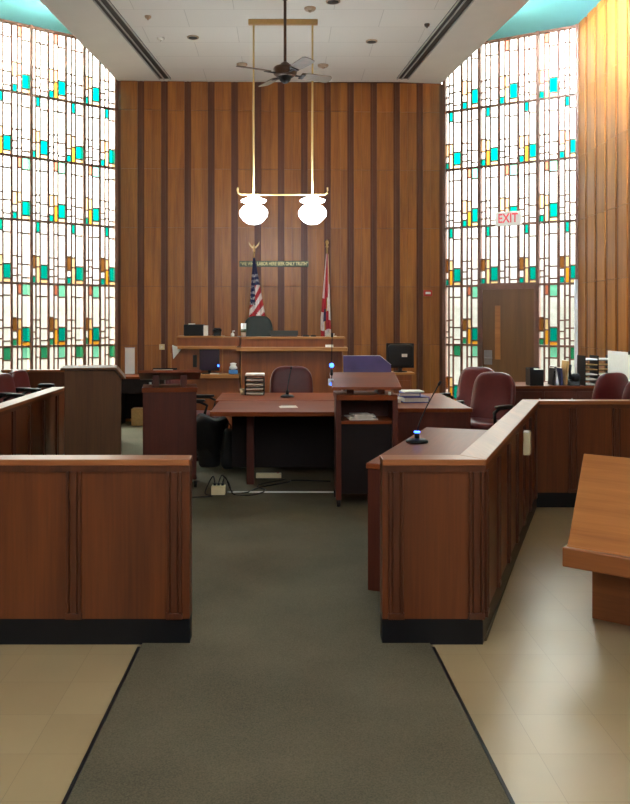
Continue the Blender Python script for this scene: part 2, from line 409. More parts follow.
w2, d2, o2, mw2 = leaded('window_2', (XR,YBR), (XWR,YWR), {(i,r) for i in (2,3,4) for r in (0,1)})
# door in the right window wall
ang = math.atan2(d2.y, d2.x)
dp = Vector((XR,YBR,0)) + d2*(2*mw2)
dr = bpy.data.objects.new('door_1', None); COL.objects.link(dr); struct(dr); dr.location = dp; dr.rotation_euler = (0,0,ang)
DW = 3*mw2
MB().box(0.05,DW-0.05,-0.01,0.035,0.01,2.06).build('door_leaf','doorwood',dr,0.003)
MB().box(0,0.05,-0.03,0.06,0.0,2.1).box(DW-0.05,DW,-0.03,0.06,0,2.1).build('door_frame','came',dr,0.003)
MB().box(0.245,0.33,-0.016,0.0,0.98,1.80).build('door_light','pew',dr,0.003)
hd = MB().box(0.075,0.20,-0.02,-0.01,0.90,1.12).build('lock_plate','metal',dr,0.003)
MB().tube([(0.10,-0.02,1.0),(0.10,-0.07,1.0),(0.22,-0.075,1.0)],0.012).build('door_handle','metal',dr)

# ------------------------------------------------------------------ ceiling fittings
def diffuser(side, label):
    t = thing('linear_air_diffuser', label, 'air vent', (0,0,ZC))
    y0, y1 = 3.0, YB-0.22
    def strip(mb, o0, o1, z0, z1):
        mb.prism([(sx(side,y0)+o0,y0),(sx(side,y0)+o1,y0),(sx(side,y1)+o1,y1),(sx(side,y1)+o0,y1)], z0, z1)
    f = MB(); strip(f,-0.09,0.09,-0.012,0); f.build('slot_body','slot',t)
    for a in (-0.09,-0.02,0.076):
        g = MB(); strip(g,a,a+0.014,-0.03,-0.012); g.build('fin','fin',t)
diffuser(-1,'long dark linear vent in the ceiling nearer the left window')
diffuser(1,'long dark linear vent in the ceiling nearer the right window')

def disc(px,py,label,name,cat,mat,rad,group):
    Y = (ZC-EYE)*FPX/(CY-py); p = at(px,py,Y)
    t = thing(name,label,cat,(p.x,p.y,ZC),0,group)
    if name == 'recessed_downlight':
        MB().lathe([(rad,0),(rad,-0.012),(rad-0.02,-0.014)],seg=24).build('trim_ring','detector',t)
        MB().lathe([(rad-0.018,-0.006),(rad-0.018,-0.0155),(0.001,-0.0155)],seg=24).build('dark_opening','slot',t)
    else:
        MB().lathe([(rad,0.004),(rad,-0.012),(rad*0.8,-0.03),(rad*0.3,-0.034)],seg=20).build('housing',mat,t)
        MB().lathe([(rad*0.3,-0.034),(rad*0.25,-0.05),(0.002,-0.052)],seg=12).build('sensor',mat,t)
disc(193,37,'dark round downlight left of the ceiling fan','recessed_downlight','light','slot',0.078,'recessed downlights')
disc(371.5,41,'dark round downlight right of the ceiling fan','recessed_downlight','light','slot',0.078,'recessed downlights')
disc(333,1,'dark round downlight at the top edge of the photo above the fan','recessed_downlight','light','slot',0.085,'recessed downlights')
disc(310,8,'beige ceiling disc just above the right end of the pendant bar','smoke_detector','detector','detector',0.07,'ceiling detectors')
disc(242,64,'beige ceiling disc behind the left fan blade','smoke_detector','detector','detector',0.08,'ceiling detectors')
disc(323,65,'beige ceiling disc behind the right fan blades','smoke_detector','detector','detector',0.08,'ceiling detectors')
disc(148,16,'small ceiling sprinkler head closest to the left vent','sprinkler_head','sprinkler','detector',0.04,'ceiling sprinklers')
disc(161,38,'small flat ceiling sprinkler beside the left dark downlight','sprinkler_head','sprinkler','soffit',0.05,'ceiling sprinklers')
disc(427,24,'small ceiling sprinkler head beside the right vent','sprinkler_head','sprinkler','slot',0.035,'ceiling sprinklers')

# unseen cove lamps added on the slab to brighten the teal ceiling and upper walls
for side, nm in ((-1,'left'),(1,'right')):
    for k,y in enumerate((4.6,6.2,7.8,9.4,11.0)):
        x = ex(side,y)-side*0.055; tilt = math.atan2(-(ex(side,y+0.3)-ex(side,y-0.3)),0.6)
        t = thing('added_cove_lamp','added unseen cove lamp lying on the ceiling edge, %s side, number %d from the back wall' % (nm,5-k),'lamp',(x,y,ZC+0.1),tilt,'added cove lamps above the %s soffit' % nm)
        MB().box(-0.05,0.05,-0.6,0.6,0,0.05).build('lamp_housing','white',t)
        MB().tube([(0,-0.58,0.075),(0,0.58,0.075)],0.02,10).build('tube','tube',t)

# hidden lamps added at the right soffit, shielded above, to brighten the wooden wall
for k,y in enumerate((5.5,6.85,8.2,9.55,10.9)):
    x = ex(1,y)+0.03; tilt = math.atan2(-(ex(1,y+0.3)-ex(1,y-0.3)),0.6)
    t = thing('added_wall_washer','added unseen shielded lamp brightening the right wall from the ceiling edge, number %d from the back wall' % (5-k),'lamp',(x-0.06,y-0.66,ZC+0.1),tilt,'added wall washers above the right soffit')
    MB().box(-0.10,-0.02,-0.6,0.6,0,0.012).box(-0.10,-0.085,-0.6,0.6,0.012,0.075).box(-0.10,0.16,-0.6,0.6,0.075,0.085).build('reflector','white',t)
    MB().tube([(0.05,-0.58,0.045),(0.05,0.58,0.045)],0.018,10).build('tube','wash',t)

# ceiling fan
fan = thing('ceiling_fan','bronze ceiling fan with four wooden blades on a long downrod','fan',(0.012,9.66,ZC))
fz = 4.385-ZC
MB().lathe([(0.02,0),(0.075,0),(0.07,-0.05),(0.03,-0.09),(0.014,-0.1)],seg=20).build('canopy','bronze',fan)
MB().tube([(0,0,-0.05),(0,0,fz+0.08)],0.017,10).build('downrod','bronze',fan)
MB().lathe([(0.02,fz+0.12),(0.05,fz+0.10),(0.06,fz+0.075),(0.125,fz+0.06),(0.14,fz+0.03),(0.13,fz-0.02),(0.09,fz-0.05)],seg=28).build('motor_housing','bronze',fan)
MB().lathe([(0.1,fz-0.045),(0.075,fz-0.055),(0.06,fz-0.09),(0.03,fz-0.12),(0.004,fz-0.125)],seg=20).build('switch_cup','black',fan)
for k in range(4):
    a = R(27+90*k)
    m = Matrix.Rotation(a,4,'Z') @ Matrix.Translation((0,0,fz-0.02))
    ir = MB(); ir.mbox(m @ Matrix.Translation((0.155,0,0)), 0.12, 0.03, 0.01); ir.mbox(m @ Matrix.Translation((0.22,0,0.0)) @ Matrix.Rotation(R(-14),4,'X'), 0.05, 0.10, 0.008)
    b = MB(); mm = m @ Matrix.Translation((0,0,0.012)) @ Matrix.Rotation(R(-14),4,'X')
    out = [(0.2,-0.055),(0.3,-0.066),(0.55,-0.075),(0.585,-0.06),(0.6,0),(0.585,0.06),(0.55,0.075),(0.3,0.066),(0.2,0.055)]
    n = len(out)
    b.add([mm @ Vector((x,y,-0.004)) for x,y in out]+[mm @ Vector((x,y,0.004)) for x,y in out],
          [tuple(range(n-1,-1,-1)),tuple(range(n,2*n))]+[(i,(i+1)%n,n+(i+1)%n,n+i) for i in range(n)])
    bl = b.build('blade','blade',fan); ir.build('blade_iron','black',bl)

# pendant lamps: a bar on the ceiling, two rods, a crossbar with curled ends, two opal globes
def pendant(x, y, label):
    t = thing('pendant_lamp',label,'lamp',(x,y,ZC),0,'twin globe pendant lamps')
    MB().box(-0.43,0.43,-0.035,0.035,-0.06,0).build('ceiling_bar','brass',t,0.006)
    zc = 1.55+(322-194.5)/80.5-ZC
    h = 0.365
    MB().tube([(-0.56,0,zc+0.085),(-0.565,0,zc+0.05),(-0.555,0,zc+0.015),(-0.52,0,zc),(-0.3,0,zc-0.004),(0.3,0,zc-0.004),(0.52,0,zc),(0.545,0,zc+0.015),(0.555,0,zc+0.05),(0.55,0,zc+0.085)],0.011,8).build('crossbar','rod',t)
    for s in (-1,1):
        MB().tube([(s*h,0,-0.07),(s*h,0,zc-0.02)],0.0125,8).build('rod','rod',t)
        g = MB().lathe([(r_*0.93,z_) for r_,z_ in [(0.03,zc-0.015),(0.10,zc-0.05),(0.165,zc-0.072),(0.16,zc-0.092),(0.09,zc-0.11),(0.088,zc-0.125),(0.14,zc-0.155),(0.18,zc-0.20),(0.187,zc-0.235),(0.175,zc-0.275),(0.135,zc-0.32),(0.09,zc-0.355),(0.03,zc-0.37),(0.004,zc-0.372)]],(s*h,0,0),28).build('globe','globe',t)
pendant(-0.012,10.55,'twin white glass globe pendant hanging before the judge bench')
pendant(-0.012,2.3,'added unseen twin white glass globe pendant overhead before the gate')  # this and the next three are unseen pendants added to brighten the foreground
pendant(-2.3,0.2,'added unseen twin white glass globe pendant over the left seats')
pendant(2.3,0.2,'added unseen twin white glass globe pendant over the right seats')
pendant(-0.012,-2.6,'added unseen twin white glass globe pendant at the rear of the aisle')

# ------------------------------------------------------------------ railings
def offs(poly, k):                                        # offset a plan polyline to its left by k, mitred
    P = [Vector(p) for p in poly]; res = []
    for i,p in enumerate(P):
        ns = []
        if i > 0: e = (p-P[i-1]).normalized(); ns.append(Vector((-e.y,e.x)))
        if i < len(P)-1: e = (P[i+1]-p).normalized(); ns.append(Vector((-e.y,e.x)))
        if len(ns) == 1: res.append(p+ns[0]*k)
        else:
            b = (ns[0]+ns[1]).normalized(); res.append(p+b*(k/b.dot(ns[0])))
    return res
def railing(root, poly, pil, top=0.892, th=0.10, kick=0.125, caps=('cap_x','cap_y','cap_x')):
    A, B = offs(poly,0), offs(poly,th); C0, C1 = offs(poly,-0.014), offs(poly,th+0.03)
    K0, K1 = offs(poly,0.004), offs(poly,th-0.004)
    for i in range(len(poly)-1):
        MB().prism([A[i],A[i+1],B[i+1],B[i]],kick,top-0.030).build('panel','bar',root)
        MB().prism([K0[i],K0[i+1],K1[i+1],K1[i]],0,kick).build('kickboard','kick',root)
        d = (Vector(poly[i+1])-Vector(poly[i])); d.normalize()
        ext = [0.0 if j in (0,len(poly)-1) else 0 for j in (i,i+1)]
        MB().prism([C0[i]-d*ext[0],C0[i+1]+d*ext[1],C1[i+1]+d*ext[1],C1[i]-d*ext[0]],top-0.030,top).build('cap',caps[i%3],root,0.004)
        MB().prism([offs(poly,-0.010)[i],offs(poly,-0.010)[i+1],A[i+1],A[i]],top-0.060,top-0.030).build('cap_moulding','bar_dark',root)
        n = Vector((d.y,-d.x)); ang = math.atan2(d.y,d.x); L = (Vector(poly[i+1])-Vector(poly[i])).length
        for u in pil[i]:
            c = Vector(poly[i])+d*u
            mt = Matrix.Translation((c.x,c.y,0)) @ Matrix.Rotation(ang,4,'Z')
            mb = MB(); zz = (kick+0.03+top-0.06)/2; hh = top-0.06-kick-0.03
            for du,w,t in ((-0.029,0.012,0.016),(0.029,0.012,0.016),(0,0.03,0.012)):
                mb.mbox(mt @ Matrix.Translation((du,-t/2,zz)), w, t, hh)
            mb.mbox(mt @ Matrix.Translation((0,-0.009,kick+0.016)), 0.078, 0.018, 0.03)
            mb.build('pilaster','bar_dark',root,0.002)
t = thing('bar_railing','wooden bar railing left of the aisle with black base','railing',(0,0,0.0))
railing(t, [(-4.08,4.08),(-0.452,4.08)], [[4.08-0.526,4.08-1.008,4.08-1.49,4.08-1.97,4.08-2.45]])
t = thing('bar_railing','wooden bar railing right of the aisle with an angled run and black base','railing',(0,0,0.0))
rp = [(0.472,4.08),(0.958,4.08),(2.115,7.10),(4.08,7.10)]
railing(t, rp, [[0.065,0.45],[0.06,0.55,1.04,1.53,2.02,2.51,3.0],[0.30,0.66,1.03,1.40]])
t = thing('jury_rail','wooden jury box rail along the left side with a pale cap','railing',(0,0,0.008))
railing(t, [(-2.2,4.30),(-2.31,8.95)], [[0.3+0.5*k for k in range(9)]], top=0.858, caps=('cap_y',)*3)  # cap wood is paler than the panels
t = thing('jury_box_partition','low wooden partition across the back of the jury box below the left window','partition',(0,0,0.008))
MB().box(-3.6,-2.15,10.90,10.98,0,0.90).build('panel','bar',t)
MB().box(-3.62,-2.13,10.87,11.0,0.90,0.93).build('cap','cap_x',t,0.004)

# beige box on the angled rail
bx = MB(); u = 1.80; d = (Vector(rp[2])-Vector(rp[1])).normalized(); c = Vector(rp[1])+d*u
t = thing('control_box','small cream box fixed to the angled bar railing','box',(c.x+0.022*d.y,c.y-0.022*d.x,0.655),math.atan2(d.y,d.x))
MB().box(-0.05,0.05,-0.045,0.0,0,0.15).build('box_body','cream',t,0.006)
MB().box(-0.045,0.045,-0.04,0.0,0.15,0.158).build('box_lid','white',t,0.003)

# ------------------------------------------------------------------ pew at the right
pw = thing('wooden_pew','light plywood pew with sloping back at the right edge on beige tiles','pew',(1.376,4.146,0),math.atan2(-0.617,0.787))
prof = [(0,0.45),(0.012,0.462),(0.03,0.455),(0.10,0.505),(0.20,0.585),(0.30,0.665),(0.40,0.745),(0.50,0.828),(0.512,0.838)]
LEN = 2.9
th = [(y+0.022,z-0.022) for y,z in prof[2:]][::-1]
mb = MB(); pts = prof+[(0.53,0.825)]+th
n = len(pts); sk = lambda q: -0.17*q[0]
mb.add([(sk(q),q[0],q[1]) for q in pts]+[(LEN,q[0],q[1]) for q in pts],
       [tuple(range(n)),tuple(range(2*n-1,n-1,-1))]+[(i,n+i,n+(i+1)%n,(i+1)%n) for i in range(n)],0,False)
mb.build('backrest','pew',pw,0.003)
MB().box(-0.012,LEN,-0.022,0.03,0.36,0.455).build('front_rail','pew_dark',pw,0.006)
MB().profile([(0.03,0.36),(0.60,0.36),(0.60,0.40),(0.03,0.40)],0.0,LEN).build('seat_board','pew_dark',pw)
MB().box(0.0,LEN,0.385,0.46,0,0.36).build('pedestal','pew_dark',pw)
MB().box(0.02,LEN,0.47,0.52,0.0,0.79).build('back_support','pew_dark',pw)

# ------------------------------------------------------------------ furniture in the well (on carpet)
FC = 0.008
def table(name,label,x0,x1,y0,y1,legs,mod=None,frontpanel=False,z=0.75):
    t = thing(name,label,'table',((x0+x1)/2,(y0+y1)/2,FC)); cx,cy = (x0+x1)/2,(y0+y1)/2
    MB().box(x0-cx,x1-cx,y0-cy,y1-cy,z-0.04-FC,z-FC).build('tabletop','cherry_top',t,0.005)
    for lx,ly in legs: MB().box(lx-cx-0.035,lx-cx+0.035,ly-cy-0.035,ly-cy+0.035,0,z-0.04-FC).build('leg','cherry',t,0.003)
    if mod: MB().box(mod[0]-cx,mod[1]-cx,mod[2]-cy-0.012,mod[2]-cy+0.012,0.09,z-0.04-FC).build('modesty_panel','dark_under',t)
    return t
table('counsel_table','reddish wooden table nearest the aisle with a white paper on it',-0.66,1.02,7.56,8.62,[(-0.32,8.1),(0.86,8.1)],(-0.52,0.96,8.5))
table('counsel_table','reddish wooden table behind the front table, carrying the paper tray tower',-0.70,1.02,8.66,9.62,[(-0.40,9.5),(0.9,9.5)],(-0.45,0.9,9.3))
t = thing('reporter_desk','dark red desk with solid front right of the open lectern','desk',(1.39,8.7,FC))
MB().box(-0.36,0.36,-0.82,0.82,0.705,0.742).build('desktop','cherry_y',t,0.005)
MB().box(-0.345,0.345,-0.80,-0.775,0.0,0.705).build('front_panel','cherry',t)
MB().box(0.32,0.345,-0.775,0.8,0.0,0.705).build('side_panel','cherry',t)
MB().box(-0.345,-0.32,-0.775,0.8,0.0,0.705).build('side_panel','cherry',t)
MB().box(-0.32,0.32,0.775,0.8,0.0,0.705).build('back_panel','cherry',t)

# desk behind the right railing, parallel to its angled run
dq = thing('witness_desk','reddish desk with black gooseneck microphone behind the right bar railing','desk',(0.47,4.88,FC),math.atan2(0.936,0.351))
# local x along the rail, local -y towards the rail
MB().box(0,1.78,-0.60,0.0,0.70,0.732).build('desktop','cherry_top',dq,0.005)
MB().box(0.015,1.76,-0.03,-0.008,0.0,0.70).build('front_panel','cherry',dq)
MB().box(0.012,0.036,-0.58,-0.03,0.0,0.70).build('side_panel','cherry',dq)
MB().box(1.74,1.764,-0.58,-0.03,0.0,0.70).build('side_panel','cherry',dq)

# lecterns
def lectern(label, loc, rz):
    t = thing('lectern',label,'lectern',loc,rz,'slant topped wooden lecterns')
    w, dpt = 0.235, 0.21                                     # user side at -y
    for s in (-1,1):
        MB().box(s*w-0.022,s*w+0.022,-dpt-0.02,-dpt+0.025,0.06,0.90).build('post','cherry',t,0.002)
        MB().box(s*w-0.011,s*w+0.011,-dpt+0.025,dpt,0.08,0.90).build('side_panel','cherry',t)
        for y in (-dpt,dpt-0.02):
            c = MB().lathe([(0.018,0.03),(0.018,0.06)],(s*w,y,0),10).tube([(s*w-0.014,y,0.027),(s*w+0.014,y,0.027)],0.027,12).build('caster','black',t)
    MB().box(-w,w,dpt-0.02,dpt,0.08,0.90).build('front_panel','cherry',t)
    MB().box(-w-0.02,w+0.02,-dpt-0.022,dpt+0.012,0.89,0.935).build('top_frame','cherry_top',t,0.004)
    MB().box(-w+0.01,w-0.01,-dpt+0.005,dpt-0.02,0.69,0.715).build('shelf','cherry_top',t)
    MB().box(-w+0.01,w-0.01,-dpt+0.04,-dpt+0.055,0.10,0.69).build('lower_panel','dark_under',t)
    for s in (-1,1): MB().profile([(-0.12,0.935),(0.14,0.935),(0.14,1.045),(-0.12,0.99)],s*0.13-0.03,s*0.13+0.03).build('riser','cherry',t)
    MB().profile([(-0.235,0.978),(-0.23,1.0),(0.225,1.098),(0.23,1.072)],-0.288,0.288).build('slanted_top','cherry_top',t,0.004)
    MB().tube([(0.19,-0.22,0.90),(0.19,-0.22,0.955)],0.012,10).build('height_knob','white',t)
    return t
lectern('open backed wooden lectern with papers on its shelf before the front table',(0.69,7.30,FC),0)
lectern('wooden lectern with a plain dark red front left of the table',(-1.085,8.08,FC),PI+0.13)
t = thing('lectern','tall plain brown lectern at the far end of the jury rail','lectern',(-1.865,8.3,FC),0.18)
MB().profile([(-0.255,0),(0.27,0),(0.27,1.00),(0.21,1.08),(-0.255,1.08)],-0.22,0.22,'y').build('body','walnut',t,0.004)
MB().profile([(-0.29,1.085),(0.215,1.085),(0.295,0.995),(0.315,1.0),(0.225,1.108),(-0.29,1.108)],-0.25,0.25,'y').build('slanted_top','walnut',t,0.003)

# ------------------------------------------------------------------ judge's bench
jb = thing('judge_bench','raised wooden judge bench with two pale ledges at the back wall','bench',(0.11,12.0,FC))
X = lambda px: (px-CX)/70.8-0.11
Zb = lambda py: EYE+(CY-py)/70.8-FC
MB().box(X(241),X(326),0.0,0.25,0,Zb(350)).build('front_panel','bench',jb)
MB().box(X(326),X(343),0.05,0.25,0,Zb(350)).build('side_panel','bench',jb)
MB().box(X(342.2),X(343.4),0.03,0.05,0,Zb(350)).build('edge_strip','bench_ledge',jb)
MB().box(X(241),X(241.9),-0.012,0.0,0,Zb(350)).build('edge_strip','bench_ledge',jb)
MB().box(X(237),X(347),-0.13,0.08,Zb(351),Zb(347)).box(X(241),X(345),0.08,0.25,Zb(351),Zb(347)).build('lower_ledge','bench_ledge',jb,0.006)
MB().box(X(241),X(344),0.0,0.25,Zb(347),Zb(339)).build('upper_panel','bench',jb)
MB().box(X(240.6),X(345),-0.03,0.30,Zb(339),Zb(336.8)).build('top_ledge','bench_ledge',jb,0.004)
cb = thing('clerk_bench','lower wooden clerk bench joined to the left of the judge bench','bench',(-1.06,12.1,FC))
X = lambda px: (px-CX)/70.25+1.06
Zb = lambda py: EYE+(CY-py)/70.25-FC
MB().box(X(171),X(240),0.0,0.40,0,Zb(347)).build('front_panel','bench',cb)
MB().box(X(170.4),X(171.4),-0.01,0.0,0,Zb(353)).build('edge_strip','bench_ledge',cb)
MB().box(X(222),X(223),-0.01,0.0,Zb(373),Zb(349)).build('edge_strip','bench_ledge',cb)
MB().box(X(178),X(237),-0.07,0.40,Zb(349),Zb(346)).build('lower_ledge','bench_ledge',cb,0.005)
MB().box(X(178),X(240),0.0,0.38,Zb(346),Zb(338)).build('upper_panel','bench',cb)
MB().box(X(177),X(223),-0.03,0.42,Zb(338),Zb(336)).build('top_ledge','bench_ledge',cb,0.004)
MB().box(X(223),X(240),0.0,0.42,Zb(338),Zb(337)).build('top_ledge','bench_ledge',cb)
MB().box(X(199),X(240),-0.30,0.0,Zb(377),Zb(373)).build('writing_shelf','bench_ledge',cb,0.006)
MB().box(X(200),X(239.5),-0.20,-0.18,0,Zb(377)).build('shelf_panel','bench',cb)
MB().box(X(193),X(197),-0.02,0.0,Zb(367),Zb(355)).build('lock_plate','black',cb,0.002)

# objects on the benches
def put(name,label,cat,loc,rz=0,group=None): return thing(name,label,cat,loc,rz,group)
zt = EYE+(CY-336.8)/70.8
zl = EYE+(CY-336)/70.25
t = put('document_case','black document case with white papers on the clerk bench','case',((195-CX)/70,12.28,zl))
MB().box(-0.165,0.12,-0.13,0.13,0,0.165).build('case_body','black',t,0.015)
MB().box(0.12,0.165,-0.11,0.11,0,0.15).build('papers','paper',t)
MB().box(-0.10,-0.02,-0.08,0.08,0.165,0.178).build('papers','paper',t)
t = put('desk_phone','small dark desk phone right of the black document case','phone',((217-CX)/70,12.22,zl))
MB().profile([(-0.08,0),(0.08,0),(0.08,0.09),(-0.05,0.03)],-0.05,0.05).build('phone_body','black',t,0.005)
MB().tube([(-0.055,0,0.075),(-0.04,0.03,0.10),(0.03,0.03,0.10),(0.05,0,0.08)],0.016,8).build('handset','black',t)
t = put('pump_bottle','small white pump bottle on the ledge left of the judge chair','bottle',((232.3-CX)/70,12.22,EYE+(CY-337)/70.25))
MB().lathe([(0.001,0),(0.024,0),(0.026,0.04),(0.018,0.055),(0.009,0.06)],seg=14).build('bottle_body','white',t)
MB().tube([(0,0,0.058),(0,0,0.082),(0.03,0,0.085)],0.007,8).build('pump','white',t)
t = put('water_tumbler','pale striped tumbler on the judge bench before the green chair','cup',((243.4-CX)/70,12.2,zt))
MB().lathe([(0.001,0),(0.034,0),(0.04,0.19),(0.036,0.19),(0.034,0.02)],seg=20).build('tumbler_body','white',t)
MB().lathe([(0.0375,0.06),(0.0405,0.06),(0.0415,0.11),(0.0385,0.11)],seg=20).build('tumbler_band','signgreen',t)
t = put('coaster','dark coaster left of the pale tumbler on the judge bench','coaster',((239.5-CX)/70,12.1,zt))
MB().lathe([(0.001,0),(0.03,0),(0.03,0.008),(0.001,0.008)],seg=18).build('coaster_disc','metal',t)
t = put('laptop','grey laptop lying low on the judge bench before the green chair','laptop',((284-CX)/70,12.25,zt))
MB().profile([(-0.10,0),(0.10,0),(0.10,0.02),(-0.10,0.015)],-0.19,0.19).build('keyboard_base','black',t,0.003)
MB().profile([(0.07,0.02),(0.15,0.085),(0.165,0.085),(0.085,0.015)],-0.205,0.205).build('screen_lid','slot',t,0.003)
for px,w,lab in ((306,0.045,'small black gadget right of the grey laptop'),(313.5,0.04,'second small black gadget from the grey laptop')):
    t = put('remote_control',lab,'remote',((px-CX)/70,12.2,zt))
    MB().box(-w,w,-0.05,0.05,0,0.02).build('remote_body','black',t,0.006)
    MB().box(-w*0.6,w*0.6,-0.03,0.01,0.02,0.023).build('buttons','slot',t)
t = put('paper_pile','crumpled white papers at the right end of the judge bench','papers',((331.5-CX)/70,12.2,zt))
for k in range(5):
    m = Matrix.Translation((random.uniform(-.02,.02),random.uniform(-.03,.03),0.006+0.0085*k)) @ Matrix.Rotation(random.uniform(-.5,.5),4,'Z')
    MB().mbox(m,0.12-0.012*k,0.10,0.0085).build('sheet','paper',t)
t = put('name_label','cream label card on the lower ledge at the right end of the judge bench','card',((329-CX)/70.8,11.93,EYE+(CY-347)/70.8))
MB().profile([(-0.01,0),(0.03,0),(0.012,0.035),(0.006,0.035)],-0.055,0.055).build('card_face','paper',t)
zs = EYE+(CY-373)/70.25
t = put('monitor','dark monitor with a small blue light on the clerk shelf','monitor',((212-CX)/70.25-0.02,11.92,zs))
MB().box(-0.10,0.09,-0.06,0.06,0,0.012).build('stand','black',t,0.003)
MB().box(-0.02,0.02,0.0,0.02,0.012,0.10).build('neck','black',t)
MB().box(-0.14,0.14,-0.022,0.012,0.045,0.345).build('housing','black',t,0.004)
MB().box(-0.128,0.128,-0.026,-0.022,0.06,0.33).build('screen','screen',t)
MB().lathe([(0.001,0),(0.012,0),(0.012,0.03),(0.001,0.03)],(0.125,-0.03,0.10),12).build('power_light','led',t)
t = put('tissue_box','blue tissue box with a white tissue on the clerk shelf','tissue box',((234-CX)/70.25,11.93,zs))
MB().box(-0.06,0.06,-0.06,0.06,0,0.055).build('box_body','lightblue',t,0.003)
MB().cushion((0,0,0.10),(0.05,0.03,0.055),0.8,0.9,lambda q: Vector((q.x*(1+0.3*math.sin(9*q.z*20)),q.y,q.z)),14,8).build('tissue','paper',t)
t = put('paper_pile','thin white papers on the clerk shelf before the monitor','papers',((216-CX)/70.6,11.84,zs))
for k in range(2): MB().box(-0.065,0.06,-0.03+0.01*k,0.03,0.006*k,0.006*k+0.006).build('sheet','paper',t)
t = put('paper_wedge','grey white folded sheet sticking out left of the clerk bench','paper',((177-CX)/70,12.085,EYE+(CY-359)/70.2))
MB().add([(-0.06,-0.01,0.20),(0.075,-0.01,0.15),(0.06,-0.01,0.13),(-0.045,-0.01,0.0),(-0.06,0.004,0.20),(0.075,0.004,0.15),(0.06,0.004,0.13),(-0.045,0.004,0.0)],
         [(0,3,2,1),(4,5,6,7),(0,1,5,4),(1,2,6,5),(2,3,7,6),(3,0,4,7)]).build('sheet','white',t)

# ------------------------------------------------------------------ chairs
def chair_parts(t, mat, w=0.265, tall=0.30, zc=0.705, al=1.0):
    def bend(q):                                            # wrap the back and recline it
        zz = q.z/tall
        x = q.x*(1.0-0.10*max(0,-zz)-0.05*max(0,zz)**2)
        return Vector((x, q.y+0.28*q.x*q.x-0.26*q.z+0.05*zz*zz, q.z))
    MB().cushion((0,-0.24,zc),(w,0.055,tall),0.55,0.62,bend,32,20).build('backrest',mat,t)
    MB().cushion((0,0.02,0.46),(0.265,0.26,0.06),0.55,0.42,None,32,10).build('seat',mat,t)
    for s in (-1,1):
        a = MB().tube([(s*0.25,-0.16,0.42),(s*0.30,-0.17,0.50),(s*0.305,-0.15,0.63),(s*0.305,-0.08,0.665),(s*0.305,0.12*al,0.66),(s*0.305,0.20*al,0.62),(s*0.295,0.17*al,0.52),(s*0.25,0.10*al,0.42)],0.018,8).build('armrest','black',t)
        MB().cushion((s*0.305,0.03-0.06*(1-al)*2,0.675),(0.03,0.15*(0.4+0.6*al),0.016),0.5,0.5,None,16,8).build('arm_pad','black',a)
    MB().lathe([(0.10,0.405),(0.09,0.385),(0.032,0.37),(0.028,0.12),(0.05,0.10),(0.05,0.07)],seg=16).build('gas_column','black',t)
    b = MB()
    for k in range(5):
        a = 2*PI*k/5+0.3
        b.tube([(0.03*math.cos(a),0.03*math.sin(a),0.10),(0.17*math.cos(a),0.17*math.sin(a),0.09),(0.29*math.cos(a),0.29*math.sin(a),0.065)],[0.026,0.022,0.016],8)
    bs = b.build('star_base','black',t)
    for k in range(5):
        a = 2*PI*k/5+0.3; c = Vector((0.29*math.cos(a),0.29*math.sin(a),0.03)); p = Vector((-math.sin(a),math.cos(a),0))*0.018
        MB().tube([c-p,c+p],0.029,12).build('caster','black',bs)
ch = thing('office_chair','burgundy leather chair facing the room behind the rear table','chair',(0.09,10.15,FC),PI,'burgundy leather office chairs')
chair_parts(ch,'burgundy')
struct(MB().box(-4.05,-2.45,4.6,10.75,0.008,0.13).build('platform','carpet'))
jch = thing('jury_chair','burgundy jury chair cut by the left edge of the photo','chair',(-2.74,8.35,0.13),R(-98),'burgundy jury chairs')
chair_parts(jch,'burgundy',0.25,0.245,0.625,0.45)
for lab,y,x in (('burgundy jury chair second from the left edge of the photo',9.05,-2.77),('burgundy jury chair farthest along the jury rail, below the left window',9.75,-2.82)):
    copy_tree(jch,lab,(x,y,0.13),R(-98))
CH = [('burgundy chair with black arms left of the table by the black waste bin',(-1.02,9.7),-95),
      ('burgundy chair farther from the bar railing, right of the blue binders',(2.15,10.0),136),
      ('burgundy chair nearer the bar railing, right of the reporter desk',(2.07,8.95),132),
      ('burgundy chair behind the right railing, left of two before the white board',(3.36,9.25),30),
      ('burgundy chair at the right edge of the photo, before the white board',(3.36,8.4),24)]
for lab,(x,y),rz in CH: copy_tree(ch,lab,(x,y,FC),R(rz))
jc = thing('judge_chair','high backed dark green leather chair behind the judge bench','chair',((257.5-CX)/67.5,12.64,0.30),PI)
chair_parts(jc,'green_leather',0.235,0.425,0.92)

